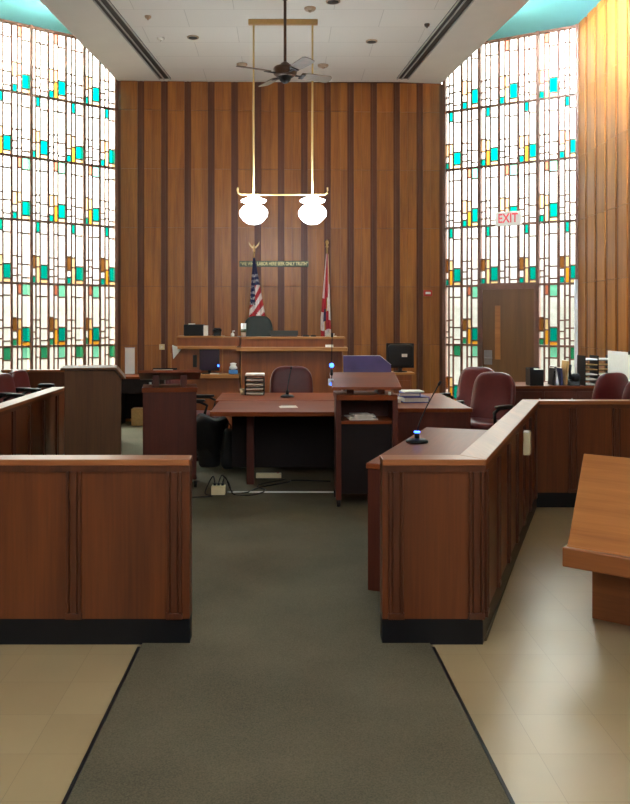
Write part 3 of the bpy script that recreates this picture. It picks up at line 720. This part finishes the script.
# ------------------------------------------------------------------ flags on the platform
def flag(name,label,px,ytop,ybot,colour,fin,halfw):
    Y = 13.09; p = FPX/Y
    t = thing(name,label,'flag',((px-CX)/p,Y,0.30))
    zz = lambda py: EYE+(CY-py)/p-0.30
    MB().lathe([(0.001,0),(0.14,0),(0.13,0.03),(0.03,0.05),(0.02,0.10)],seg=20).build('stand','brass',t)
    MB().tube([(0,0,0.05),(0,0,zz(ytop-4))],0.012,10).build('pole','brass',t)
    if fin == 'eagle':
        e = MB().lathe([(0.012,0),(0.024,0.02),(0.012,0.05),(0.02,0.065),(0.014,0.10),(0.004,0.115)],(0,0,zz(ytop-4)),12)
        z = zz(ytop-4)+0.09
        for s in (-1,1):
            e.add([(0,-0.008,z-0.03),(s*0.04,-0.008,z+0.01),(s*0.085,-0.008,z+0.07),(s*0.075,-0.008,z+0.02),(s*0.03,-0.008,z-0.035),
                   (0,0.008,z-0.03),(s*0.04,0.008,z+0.01),(s*0.085,0.008,z+0.07),(s*0.075,0.008,z+0.02),(s*0.03,0.008,z-0.035)],
                  [(0,1,2,3,4),(9,8,7,6,5)]+[(i,5+i,5+(i+1)%5,(i+1)%5) for i in range(5)])
        e.build('eagle_finial','brass',t)
    else:
        MB().lathe([(0.012,0),(0.026,0.02),(0.012,0.045),(0.022,0.06),(0.03,0.09),(0.016,0.12),(0.002,0.13)],(0,0,zz(ytop-4)),14).build('finial','brass',t)
    nu,nv = 36,60; z1,z0 = zz(ytop+2),zz(ybot); vs = []
    for j in range(nv+1):
        v = j/nv
        for i in range(nu+1):
            u = -1+2*i/nu
            a,b = halfw(v)
            x = (a+b)/2+(b-a)/2*u
            y = -0.03-0.028*(0.3+v)*math.cos(u*PI*2.6+0.6*v)-0.045*v*(1-u*u)
            vs.append((x,y,z1+(z0-z1)*v+0.02*math.sin(3*u)*v))
    fs = []; mi = []
    for j in range(nv):
        for i in range(nu):
            k = j*(nu+1)+i; fs.append((k,k+nu+1,k+nu+2,k+1)); mi.append(colour(-1+2*(i+0.5)/nu,(j+0.5)/nv))
    mb = MB(); mb.add(vs,fs,0,True); mb.m = mi
    o = mb.build('flag_cloth',['navy','flagred','flagwhite','gold'],t)
    s = o.modifiers.new('cloth','SOLIDIFY'); s.thickness = 0.004
def us(u,v):
    star = (int((u+1)*9) % 2 == 0) and (int(v*30) % 2 == 0) and random.random() < 0.55
    if v < 0.33 or u < -0.15 and v < 0.57: return 2 if star and v > 0.16 else 0
    return 2 if int((v+0.10*u+1.0)*12.5) % 2 else 1
flag('flag','red, white and blue flag with stars and stripes under a brass eagle',254,256,340,us,'eagle',lambda v: (-0.014-0.085*v,0.016+0.225*v))
def fl(u,v):
    if v < 0.48: return 3 if (u > 0.72 and v < 0.34) else (1 if -0.45 < u < 0.42 else 2)
    if v < 0.60: return 1 if u < 0.05 else (3 if u < 0.28 else 2)
    if v < 0.74: return (2 if u < -0.45 else 0 if u < 0.0 else 1 if u < 0.55 else 2) if v > 0.64 else (1 if u < -0.4 else 0 if u < -0.05 else 3 if u < 0.2 else 2)
    if v < 0.84: return 2 if u < -0.3 else 3 if u < -0.1 else 1
    return 1 if u < -0.2 else 2
flag('flag','white flag with red diagonal bars on a brass pole right of the judge chair',327,252,345,fl,'spear',lambda v: (-0.015-0.085*min(1,v*1.4),0.02+0.05*v))

# ------------------------------------------------------------------ signs and fittings on walls
YS = 13.28-0.026
t = thing('motto_sign','long green sign with cream lettering on the back wall between the flags','sign',((274-CX)/64,ybk(-0.15)-0.028,EYE+(CY-264)/64-0.045))
MB().box(-0.54,0.54,-0.02,0,0,0.092).build('board','signgreen',t,0.003)
lettering('\u201cWE WHO LABOR HERE SEEK ONLY TRUTH\u201d',0.075,'signcream',t,Matrix.Translation((0,-0.021,0.046)) @ Matrix.Rotation(PI/2,4,'X'),0.002,0.70)
t = thing('fire_alarm','small red fire alarm on the right of the back wall','alarm',((428.5-CX)/64,ybk((428.5-CX)/64)-0.02,EYE+(CY-296)/64))
MB().box(-0.065,0.065,-0.05,0,0,0.095).build('alarm_body','red',t,0.006)
MB().box(-0.04,0.04,-0.062,-0.05,0.03,0.065).build('strobe_lens','white',t,0.004)
t = thing('wall_switch','cream switch plate on the back wall above the left lectern','switch',((162.5-CX)/64,ybk((162.5-CX)/64)-0.02,EYE+(CY-349.5)/64))
MB().box(-0.042,0.042,-0.012,0,0,0.085).build('plate','cream',t,0.003)
MB().box(-0.01,0.01,-0.022,-0.012,0.03,0.055).build('toggle','white',t)
t = thing('wall_notice','tall white notice panel on the back wall by the left window','notice',((130.8-CX)/64,ybk((130.8-CX)/64)-0.02,EYE+(CY-373.5)/64))
MB().box(-0.075,0.075,-0.015,0,0,0.405).build('notice_board','white',t,0.003)
MB().box(-0.08,0.08,-0.018,0,0.40,0.412).build('clamp_bar','metal',t)
pe = Vector((XR,YBR,0))+d2*(0.515*7*mw2)-o2*0.09
t = thing('exit_sign','white EXIT sign with red letters before the right window','sign',(pe.x,pe.y,3.0),ang)
MB().box(-0.195,0.195,-0.03,0.03,0,0.205).build('sign_box','exitwhite',t,0.006)
MB().box(-0.03,0.03,0.03,0.085,0.08,0.14).build('bracket','metal',t)
lettering('EXIT',0.19,'exitred',t,Matrix.Translation((0,-0.031,0.10)) @ Matrix.Rotation(PI/2,4,'X'),0.002,0.78)
t = thing('cable_conduit','thin white vertical conduit at the corner of right window and wood wall','pipe',(XWR-0.075,YWR-0.09,0.0))
MB().box(-0.02,0.02,-0.02,0.02,0.76,2.16).build('conduit','white',t,0.004)
MB().box(-0.024,0.024,-0.024,0.024,0.0,0.76).build('lower_sleeve','white',t,0.004)

# ------------------------------------------------------------------ things on tables and floor
t = thing('paper_tray_tower','black tray tower of white papers left of the burgundy chair','tray',((255-CX)/89.5,9.45,0.75))
for k in range(4):
    z = 0.05*k
    tr = MB().box(-0.105,0.105,-0.14,0.14,z,z+0.008).box(-0.108,-0.10,-0.14,0.14,z,z+0.05).box(0.10,0.108,-0.14,0.14,z,z+0.05).build('tray','black',t)
    MB().box(-0.09,0.095,-0.16+0.01*(k%2),0.12,z+0.008,z+0.024).build('papers','paper',tr)
MB().box(-0.11,0.11,-0.14,0.14,0.20,0.207).box(-0.108,-0.10,-0.02,0.14,0.0,0.2).box(0.1,0.108,-0.02,0.14,0,0.2).build('top_tray','black',t)
MB().box(-0.10,0.105,-0.15,0.13,0.207,0.228).build('papers','paper',t)
t = thing('cream_cup','small cream cup left of the black tray tower','cup',((242.5-CX)/90,9.42,0.75))
MB().lathe([(0.001,0),(0.026,0),(0.03,0.06),(0.026,0.06),(0.022,0.01)],seg=16).build('cup_body','cream',t)
def mic(name,label,loc,rz,lean,hgt,led,s=1.0):
    t = thing(name,label,'microphone',loc,rz)
    MB().lathe([(0.001,0),(0.066*s,0),(0.068*s,0.012),(0.05*s,0.024),(0.02*s,0.03)],seg=24).build('base','black',t)
    MB().tube([(0,0,0.028),(0,0,0.075)],0.016*s,12).build('socket','black',t)
    path = [(0,0,0.07)]+[(lean*(k/8)**1.3,0,0.07+(hgt-0.07)*k/8) for k in range(1,9)]
    MB().tube(path,0.0045,8).build('gooseneck','black',t)
    e = Vector(path[-1]); dd = (e-Vector(path[-2])).normalized()
    MB().tube([e,e+dd*0.03],[0.009,0.010],10).build('capsule','black',t)
    if led: MB().lathe([(0.0165*s,0.064),(0.0185*s,0.066),(0.0185*s,0.074),(0.0165*s,0.076)],seg=16).build('light_ring','led',t)
    return t
mic('microphone','black gooseneck microphone on round base on the right witness desk',(0.895,5.72,0.74),0,0.145,0.385,True,1.1)
mic('microphone','black gooseneck microphone on the rear table before the burgundy chair',(0.035,9.05,0.75),0,0.04,0.30,False,1.1)
t = thing('microphone','thin black microphone with a glowing blue light clipped to the open lectern','microphone',(0.412,7.30,0.0))
MB().box(-0.03,0.012,-0.03,0.05,1.005,1.06).build('clamp','white',t,0.003)
MB().tube([(-0.0,0.03,1.06),(0.0,0.05,1.16),(0.002,0.05,1.30),(0.004,0.045,1.42)],0.004,8).build('gooseneck','black',t)
MB().lathe([(0.012,0),(0.012,0.05)],(0,0.05,1.09),12).build('socket','black',t)
MB().cushion((0,0.045,1.175),(0.02,0.02,0.02),1,1,None,16,10).build('light_ring','led',t)
MB().cushion((-0.005,-0.034,1.02),(0.013,0.008,0.012),1,1,None,12,8).build('clamp_light','led',t)
MB().tube([(0.004,0.045,1.42),(0.004,0.045,1.455)],0.010,10).build('capsule','black',t)
t = thing('paper_sheet','white paper lying on the front table','paper',(0.04,8.02,0.75),0.1)
for k in range(2): MB().box(-0.085+0.02*k,0.08,-0.10,0.05+0.03*k,0.002*k,0.002*k+0.002).build('sheet','paper',t)
t = thing('paper_pile','loose papers on the shelf inside the open lectern','papers',(0.66,7.24,FC+0.715))
for k in range(5):
    m = Matrix.Translation((random.uniform(-.03,.04),random.uniform(-.02,.03),0.0045+0.009*k)) @ Matrix.Rotation(random.uniform(-.25,.25),4,'Z')
    MB().mbox(m,0.24-0.02*k,0.17,0.009).build('sheet','paper',t)
t = thing('ring_binder','lower blue binder on the dark red desk','binder',(1.31,8.55,0.75),0.1,'blue binders on the reporter desk')
MB().box(-0.14,0.12,-0.14,0.14,0,0.008).box(-0.14,0.12,-0.14,0.14,0.05,0.058).box(0.112,0.12,-0.14,0.14,0.008,0.05).build('cover','blue',t,0.002)
MB().box(-0.13,0.11,-0.13,0.13,0.008,0.05).build('pages','paper',t)
t2 = thing('ring_binder','upper blue binder with white papers on top, on the dark red desk','binder',(1.27,8.57,0.75+0.058),-0.12,'blue binders on the reporter desk')
MB().box(-0.11,0.10,-0.13,0.13,0,0.007).box(-0.11,0.10,-0.13,0.13,0.033,0.04).box(0.093,0.10,-0.13,0.13,0.007,0.033).build('cover','blue',t2,0.002)
MB().box(-0.105,0.09,-0.12,0.12,0.007,0.033).build('pages','paper',t2)
t3 = thing('paper_pile','white papers on top of the blue binders','papers',(1.27,8.57,0.75+0.098),0.05)
for k in range(2): MB().box(-0.08+0.01*k,0.12,-0.12,0.11,0.006*k,0.006*k+0.006).build('sheet','paper',t3)
t = thing('paper_stack','short stack of white papers left of the blue binders','papers',(1.10,8.50,0.75))
for k in range(3): MB().box(-0.05+0.006*k,0.055,-0.1,0.09,0.014*k,0.014*k+0.014).build('sheet','paper',t)
t = thing('folder','black folder with white edge on the slanted top of the left lectern','folder',(-1.135,7.99,0),0.13)
MB().profile([(-0.10,1.102),(0.14,1.051),(0.14,1.059),(-0.10,1.110)],-0.09,0.09).build('pages','paper',t)
MB().profile([(-0.10,1.110),(0.14,1.059),(0.14,1.072),(-0.10,1.123)],-0.095,0.13).build('cover','black',t,0.003)

# waste bin with a black liner
t = thing('waste_bin','black waste bin with a draped black liner beside the left end of the tables','bin',(-0.80,9.12,FC))
def rough(q):
    a = math.atan2(q.y,q.x); return Vector((q.x*(1+0.05*math.sin(5*a+9*q.z)),q.y*(1+0.05*math.cos(4*a)),q.z))
mb = MB().lathe([(0.001,0.0),(0.105,0.0),(0.115,0.02),(0.15,0.40),(0.14,0.40),(0.10,0.03)],seg=24); mb.build('bin_body','matte_black',t)
mb = MB(); seg = 40; pr = [(0.135,0.16),(0.165,0.22),(0.185,0.36),(0.20,0.46),(0.175,0.52),(0.10,0.50),(0.02,0.49)]; vs = []
for k in range(seg):
    a = 2*PI*k/seg
    for i,(r,z) in enumerate(pr):
        rr = r*(1+0.09*math.sin(5*a+i)*(1 if i < 5 else 0.3)); vs.append((rr*math.cos(a),rr*math.sin(a),z+0.03*math.sin(3*a+1)*(1 if i < 5 else 0)))
n = len(pr)
mb.add(vs,[(k*n+i,((k+1)%seg)*n+i,((k+1)%seg)*n+i+1,k*n+i+1) for k in range(seg) for i in range(n-1)]+[tuple(k*n+n-1 for k in range(seg))],0,True)
mb.build('liner','matte_black',t)
t = thing('tote_bag','black bag slumped on the carpet between waste bin and table panel','bag',(-0.585,8.95,FC))
MB().cushion((0,0,0.21),(0.075,0.11,0.21),0.5,0.7,lambda q: Vector((q.x*(1-0.5*q.z-0.1*math.sin(14*q.z)),q.y,q.z)),24,14).build('bag_body','matte_black',t)
MB().tube([(-0.03,0,0.38),(-0.025,0,0.45),(0.0,0,0.48),(0.025,0,0.45),(0.03,0,0.38)],0.007,8).build('strap','matte_black',t)

# floor box, cables, power strip, metal cover strip
t = thing('floor_outlet_box','cream outlet box on the carpet left of the front table','outlet',((218.5-CX)/111.6,7.62,FC))
MB().box(-0.062,0.062,-0.05,0.05,0,0.075).build('box_body','cream',t,0.004)
for k in (-0.035,0.0,0.035): MB().box(k-0.011,k+0.011,0.0,0.025,0.075,0.098).build('plug','black',t,0.002)
def cable(label, path, r=0.006):
    P = [Vector(p) for p in path]; out = []
    for i in range(len(P)-1):
        p0,p1,p2,p3 = P[max(i-1,0)],P[i],P[i+1],P[min(i+2,len(P)-1)]
        for k in range(8):
            s = k/8; out.append(0.5*((2*p1)+(p2-p0)*s+(2*p0-5*p1+4*p2-p3)*s*s+(3*p1-p0-3*p2+p3)*s**3))
    out.append(P[-1])
    tag(MB().tube(out,r,6).build('power_cable','black'),label,'cable','black cables on the carpet')
zc = FC+0.006
bxm = (218.5-CX)/111.6
cable('black cable curving along the carpet left of the cream outlet box',[(bxm-0.035,7.635,0.105),(bxm-0.05,7.66,0.16),(bxm-0.09,7.68,0.10),(bxm-0.12,7.62,zc),(bxm-0.05,7.50,zc),(bxm-0.3,7.46,zc),(-1.05,7.62,zc)])
cable('black cable looping from the cream outlet box toward the table leg',[(bxm,7.635,0.105),(bxm+0.03,7.65,0.17),(bxm+0.09,7.66,0.1),(bxm+0.14,7.58,zc),(bxm+0.30,7.55,zc),(bxm+0.42,7.75,zc),(bxm+0.34,8.0,zc),(bxm+0.6,8.3,zc)])
cable('black cable lying along the carpet toward the open lectern',[(bxm+0.035,7.635,0.105),(bxm+0.06,7.66,0.15),(bxm+0.12,7.70,zc),(bxm+0.25,7.66,zc),(bxm+0.36,7.9,zc),(bxm+0.62,8.15,zc),(0.1,8.25,zc),(0.45,8.2,zc)])
t = thing('cable_cover','thin pale metal strip along the carpet before the front table','strip',(0.12,7.70,FC))
MB().profile([(-0.022,0),(0.022,0),(0.012,0.007),(-0.012,0.007)],-0.62,0.70).build('strip_body','white',t)
MB().box(-0.63,-0.62,-0.022,0.022,0,0.007).box(0.70,0.71,-0.022,0.022,0,0.007).build('end_cap','metal',t)
t = thing('power_strip','beige power strip on the carpet under the front table','power strip',((269-CX)/99,8.42,FC))
MB().box(-0.125,0.125,-0.03,0.03,0,0.045).build('strip_body','cream',t,0.004)
MB().box(0.08,0.10,-0.01,0.01,0.045,0.05).build('switch','red',t)

# ------------------------------------------------------------------ right rear: monitor desk, slanted panel
t = thing('side_table','small wooden side table under the black monitor by the back wall','table',(1.72,12.4,FC))
MB().box(-0.16,0.16,-0.2,0.2,0.782,0.815).build('tabletop','bench_ledge',t,0.004)
MB().box(-0.14,0.12,-0.16,0.18,0.0,0.782).build('cabinet','bench',t)
MB().box(-0.12,0.10,-0.175,-0.16,0.1,0.70).build('door','bench',t,0.003)
t = thing('monitor','square black monitor seen from behind by the back wall','monitor',(1.69,12.36,0.823))
MB().lathe([(0.001,0),(0.10,0),(0.10,0.012),(0.03,0.02),(0.025,0.06)],seg=20).build('stand','black',t)
MB().box(-0.03,0.03,-0.02,0.02,0.05,0.14).build('neck','black',t)
h = MB(); h.box(-0.2,0.2,0.0,0.03,0.06,0.42); h.build('bezel','black',t,0.004)
MB().cushion((0,-0.012,0.24),(0.185,0.035,0.165),0.3,0.3).build('rear_shell','black',t)
MB().box(0.015,0.095,-0.05,-0.0455,0.22,0.265).build('sticker','paper',t)
t = thing('witness_stand','wooden stand with a slanted panel coloured purple for reflected blue light, behind the open lectern','stand',(1.06,11.0,FC))
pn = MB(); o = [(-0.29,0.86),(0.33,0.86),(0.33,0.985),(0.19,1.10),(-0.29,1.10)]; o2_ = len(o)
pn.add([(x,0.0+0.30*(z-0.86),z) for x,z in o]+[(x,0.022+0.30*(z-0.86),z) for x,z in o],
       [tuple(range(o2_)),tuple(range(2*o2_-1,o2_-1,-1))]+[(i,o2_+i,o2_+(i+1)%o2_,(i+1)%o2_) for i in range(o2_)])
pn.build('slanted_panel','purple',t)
eg = MB(); eg.tube([(x,0.30*(z-0.86)+0.011,z) for x,z in o[2:]],0.006,6); eg.build('panel_edge','metal',t)
MB().box(-0.29,0.31,0.03,0.5,0,0.86).build('body','bench',t,0.003)
MB().box(-0.31,0.34,-0.01,0.52,0.835,0.86).build('ledge','cherry_top',t,0.003)

# ------------------------------------------------------------------ right side: credenza, organisers, board
t = thing('credenza','long dark red credenza below the right window and wood wall','cabinet',(3.42,10.85,FC))
MB().box(-0.64,0.60,-0.33,0.33,0.0,0.72).build('cabinet_body','cherry',t)
MB().box(-0.67,0.61,-0.36,0.35,0.72,0.752).build('top','cherry_top',t,0.004)
for k in range(3): 
    d_ = MB().box(-0.60+0.4*k,-0.22+0.4*k,-0.345,-0.33,0.08,0.68).build('door','cherry',t,0.003)
    MB().box(-0.27+0.4*k,-0.255+0.4*k,-0.36,-0.345,0.5,0.6).build('door_handle','metal',d_)
zt = 0.76
t = thing('file_holder','low black file holder leftmost on the credenza','file holder',(3.13,10.62,zt))
MB().box(-0.085,0.085,-0.09,0.09,0,0.01).box(-0.085,0.085,-0.10,-0.09,0,0.20).box(-0.085,-0.075,-0.09,0.09,0.01,0.215).box(0.075,0.085,-0.09,0.09,0.01,0.19).box(-0.085,0.085,0.08,0.09,0.01,0.22).build('holder_body','black',t,0.002)
MB().box(0.01,0.06,-0.07,0.07,0.01,0.205).build('files','paper',t)
for px,lab,mat,tilt,hh in ((552,'black folder upright, first right of the low file holder','black',0.10,0.24),(556.5,'white folder standing tilted on the credenza','white',-0.16,0.235),(560.5,'blue grey folder upright beside the white folder','navy',-0.05,0.22),(564.5,'tan folder upright and taller than the white folder','cardboard',0.08,0.31)):
    t = thing('upright_folder',lab,'folder',((px-CX)/80,10.66,zt),0,'folders on the credenza')
    m = Matrix.Rotation(tilt,4,'Y') @ Matrix.Translation((0,0,hh/2))
    MB().mbox(m,0.028,0.20,hh-0.008).build('cover',mat,t,0.002)
    MB().mbox(m @ Matrix.Translation((0,0.004,0.006)),0.018,0.196,hh-0.008).build('pages','paper',t)
t = thing('desk_phone','black phone with upright handset beside the paper trays on the credenza','phone',((571.5-CX)/80,10.60,zt))
MB().profile([(-0.09,0),(0.09,0),(0.09,0.11),(-0.07,0.05)],-0.06,0.075).build('phone_body','black',t,0.008)
MB().tube([(-0.035,-0.04,0.08),(-0.03,0.0,0.17),(-0.02,0.03,0.25)],[0.024,0.016,0.026],10).build('handset','black',t)
MB().cushion((0.03,-0.03,0.10),(0.055,0.06,0.055),0.8,0.8,None,18,10).build('speaker_dome','black',t)
for px,lab,nn,ww in ((585,'narrow black tower of paper trays beside the white conduit',6,0.085),(599,'wide black tower of paper trays beside the white board',6,0.105)):
    t = thing('paper_tray_tower',lab,'tray',((px-CX)/79,10.66,zt),0,'paper tray towers on the credenza')
    for k in range(nn):
        z = 0.062*k
        tr = MB().box(-ww,ww,-0.14,0.14,z,z+0.008).box(-ww,-ww+0.008,-0.14,0.14,z+0.008,z+0.062).box(ww-0.008,ww,-0.14,0.14,z+0.008,z+0.062).build('tray','black',t)
        MB().box(-ww+0.018,ww-0.018,-0.15,0.12,z+0.008,z+0.008+(0.012,0.016,0.014,0.012,0.012,0.018)[k]).build('papers',('paper','paper','paper','cardboard','cardboard','white')[k],tr)
t = thing('easel_board','white board with a black clip on an easel at the right wall','board',(3.98,9.72,FC),0)
MB().box(-0.012,0.012,-0.72,0.70,0.62,1.19).build('board_panel','white',t,0.003)
MB().box(-0.018,0.018,0.02,0.07,1.165,1.205).build('clip','black',t,0.002)
for y in (-0.5,0.5): MB().tube([(0.03,y,0),(0.02,y,1.15)],0.014,8).build('easel_leg','black',t)
MB().box(-0.05,0.02,-0.6,0.6,0.60,0.62).build('easel_tray','black',t)

# left rear: dark desk with a box under it
t = thing('side_desk','dark desk along the back wall behind the left lecterns','desk',(-1.95,12.85,FC))
MB().box(-0.55,0.42,-0.30,0.30,0.70,0.735).build('desktop','cherry_top',t,0.004)
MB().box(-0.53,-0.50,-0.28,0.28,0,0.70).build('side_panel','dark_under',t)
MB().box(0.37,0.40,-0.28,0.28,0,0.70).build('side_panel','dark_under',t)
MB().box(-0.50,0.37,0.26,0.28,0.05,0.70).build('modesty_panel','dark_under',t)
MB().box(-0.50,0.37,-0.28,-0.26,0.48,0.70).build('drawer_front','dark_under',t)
t = thing('cardboard_box','cardboard box on the floor under the dark desk','box',((141-CX)/66.5,12.78,FC))
MB().box(-0.12,0.12,-0.14,0.14,0,0.25).build('box_body','cardboard',t,0.003)
MB().box(-0.122,0.122,-0.02,0.02,0.25,0.252).build('tape','cream',t)

# ------------------------------------------------------------------ sky, camera, colour
w = bpy.data.worlds.new('sky'); S.world = w; w.use_nodes = True
N, L = w.node_tree.nodes, w.node_tree.links
bg = N['Background']; tc = N.new('ShaderNodeTexCoord'); sp = N.new('ShaderNodeSeparateXYZ')
L.new(tc.outputs['Generated'], sp.inputs[0])
mr = N.new('ShaderNodeMapRange'); mr.inputs['From Min'].default_value = -0.5; mr.inputs['From Max'].default_value = 0.5
L.new(sp.outputs['Z'], mr.inputs['Value'])
rp_ = N.new('ShaderNodeValToRGB'); e = rp_.color_ramp.elements
SKY = 20.0
def stop(pos, c, v):
    k = e.new(pos); k.color = (c[0]*v, c[1]*v, c[2]*v, 1)
e[0].position = 0.0; e[0].color = (0.012,0.013,0.010,1)
e[1].position = 1.0; e[1].color = (1.3,1.38,1.45,1)
stop(0.46,(1.0,1.0,0.82),0.026); stop(0.515,(1.0,1.0,0.84),0.030); stop(0.55,(1,1,0.95),0.055); stop(0.60,(1,1,0.98),0.12); stop(0.70,(0.97,0.99,1.0),0.3); stop(0.86,(0.97,0.99,1.0),0.45)
L.new(mr.outputs['Result'], rp_.inputs['Fac'])
# hazy low sun to the left of the building
vd = N.new('ShaderNodeVectorMath'); vd.operation = 'DOT_PRODUCT'; vd.inputs[1].default_value = Vector((-0.92,0.34,0.19)).normalized()
nv_ = N.new('ShaderNodeVectorMath'); nv_.operation = 'NORMALIZE'; L.new(tc.outputs['Generated'], nv_.inputs[0]); L.new(nv_.outputs[0], vd.inputs[0])
pwr = N.new('ShaderNodeMath'); pwr.operation = 'POWER'; pwr.inputs[1].default_value = 40
cl = N.new('ShaderNodeMath'); cl.operation = 'MAXIMUM'; cl.inputs[1].default_value = 0.0
L.new(vd.outputs['Value'], cl.inputs[0]); L.new(cl.outputs[0], pwr.inputs[0])
sm = N.new('ShaderNodeMixRGB'); sm.blend_type = 'ADD'; sm.inputs[2].default_value = (3.0,2.8,2.4,1)
L.new(pwr.outputs[0], sm.inputs[0]); L.new(rp_.outputs['Color'], sm.inputs[1]); sm.use_clamp = False
L.new(sm.outputs['Color'], bg.inputs['Color'])
bg.inputs['Strength'].default_value = SKY

cam = bpy.data.cameras.new('camera'); co = bpy.data.objects.new('camera', cam); COL.objects.link(co)
co.location = (0,0,EYE); co.rotation_euler = (PI/2,0,0)
cam.sensor_fit = 'VERTICAL'; cam.sensor_height = 36; cam.sensor_width = 36
cam.lens = FPX*36/804
cam.shift_x = (315-CX)/804; cam.shift_y = -(402-CY)/804
cam.clip_start = 0.05
S.camera = co
S.view_settings.view_transform = 'Standard'; S.view_settings.look = 'None'
S.view_settings.exposure = 0.2; S.view_settings.gamma = 1.0; S.view_settings.use_curve_mapping = False
S.cycles.max_bounces = 10; S.cycles.diffuse_bounces = 6; S.cycles.transparent_max_bounces = 16
S.cycles.sample_clamp_indirect = 6.0
S.cycles.use_denoising = True
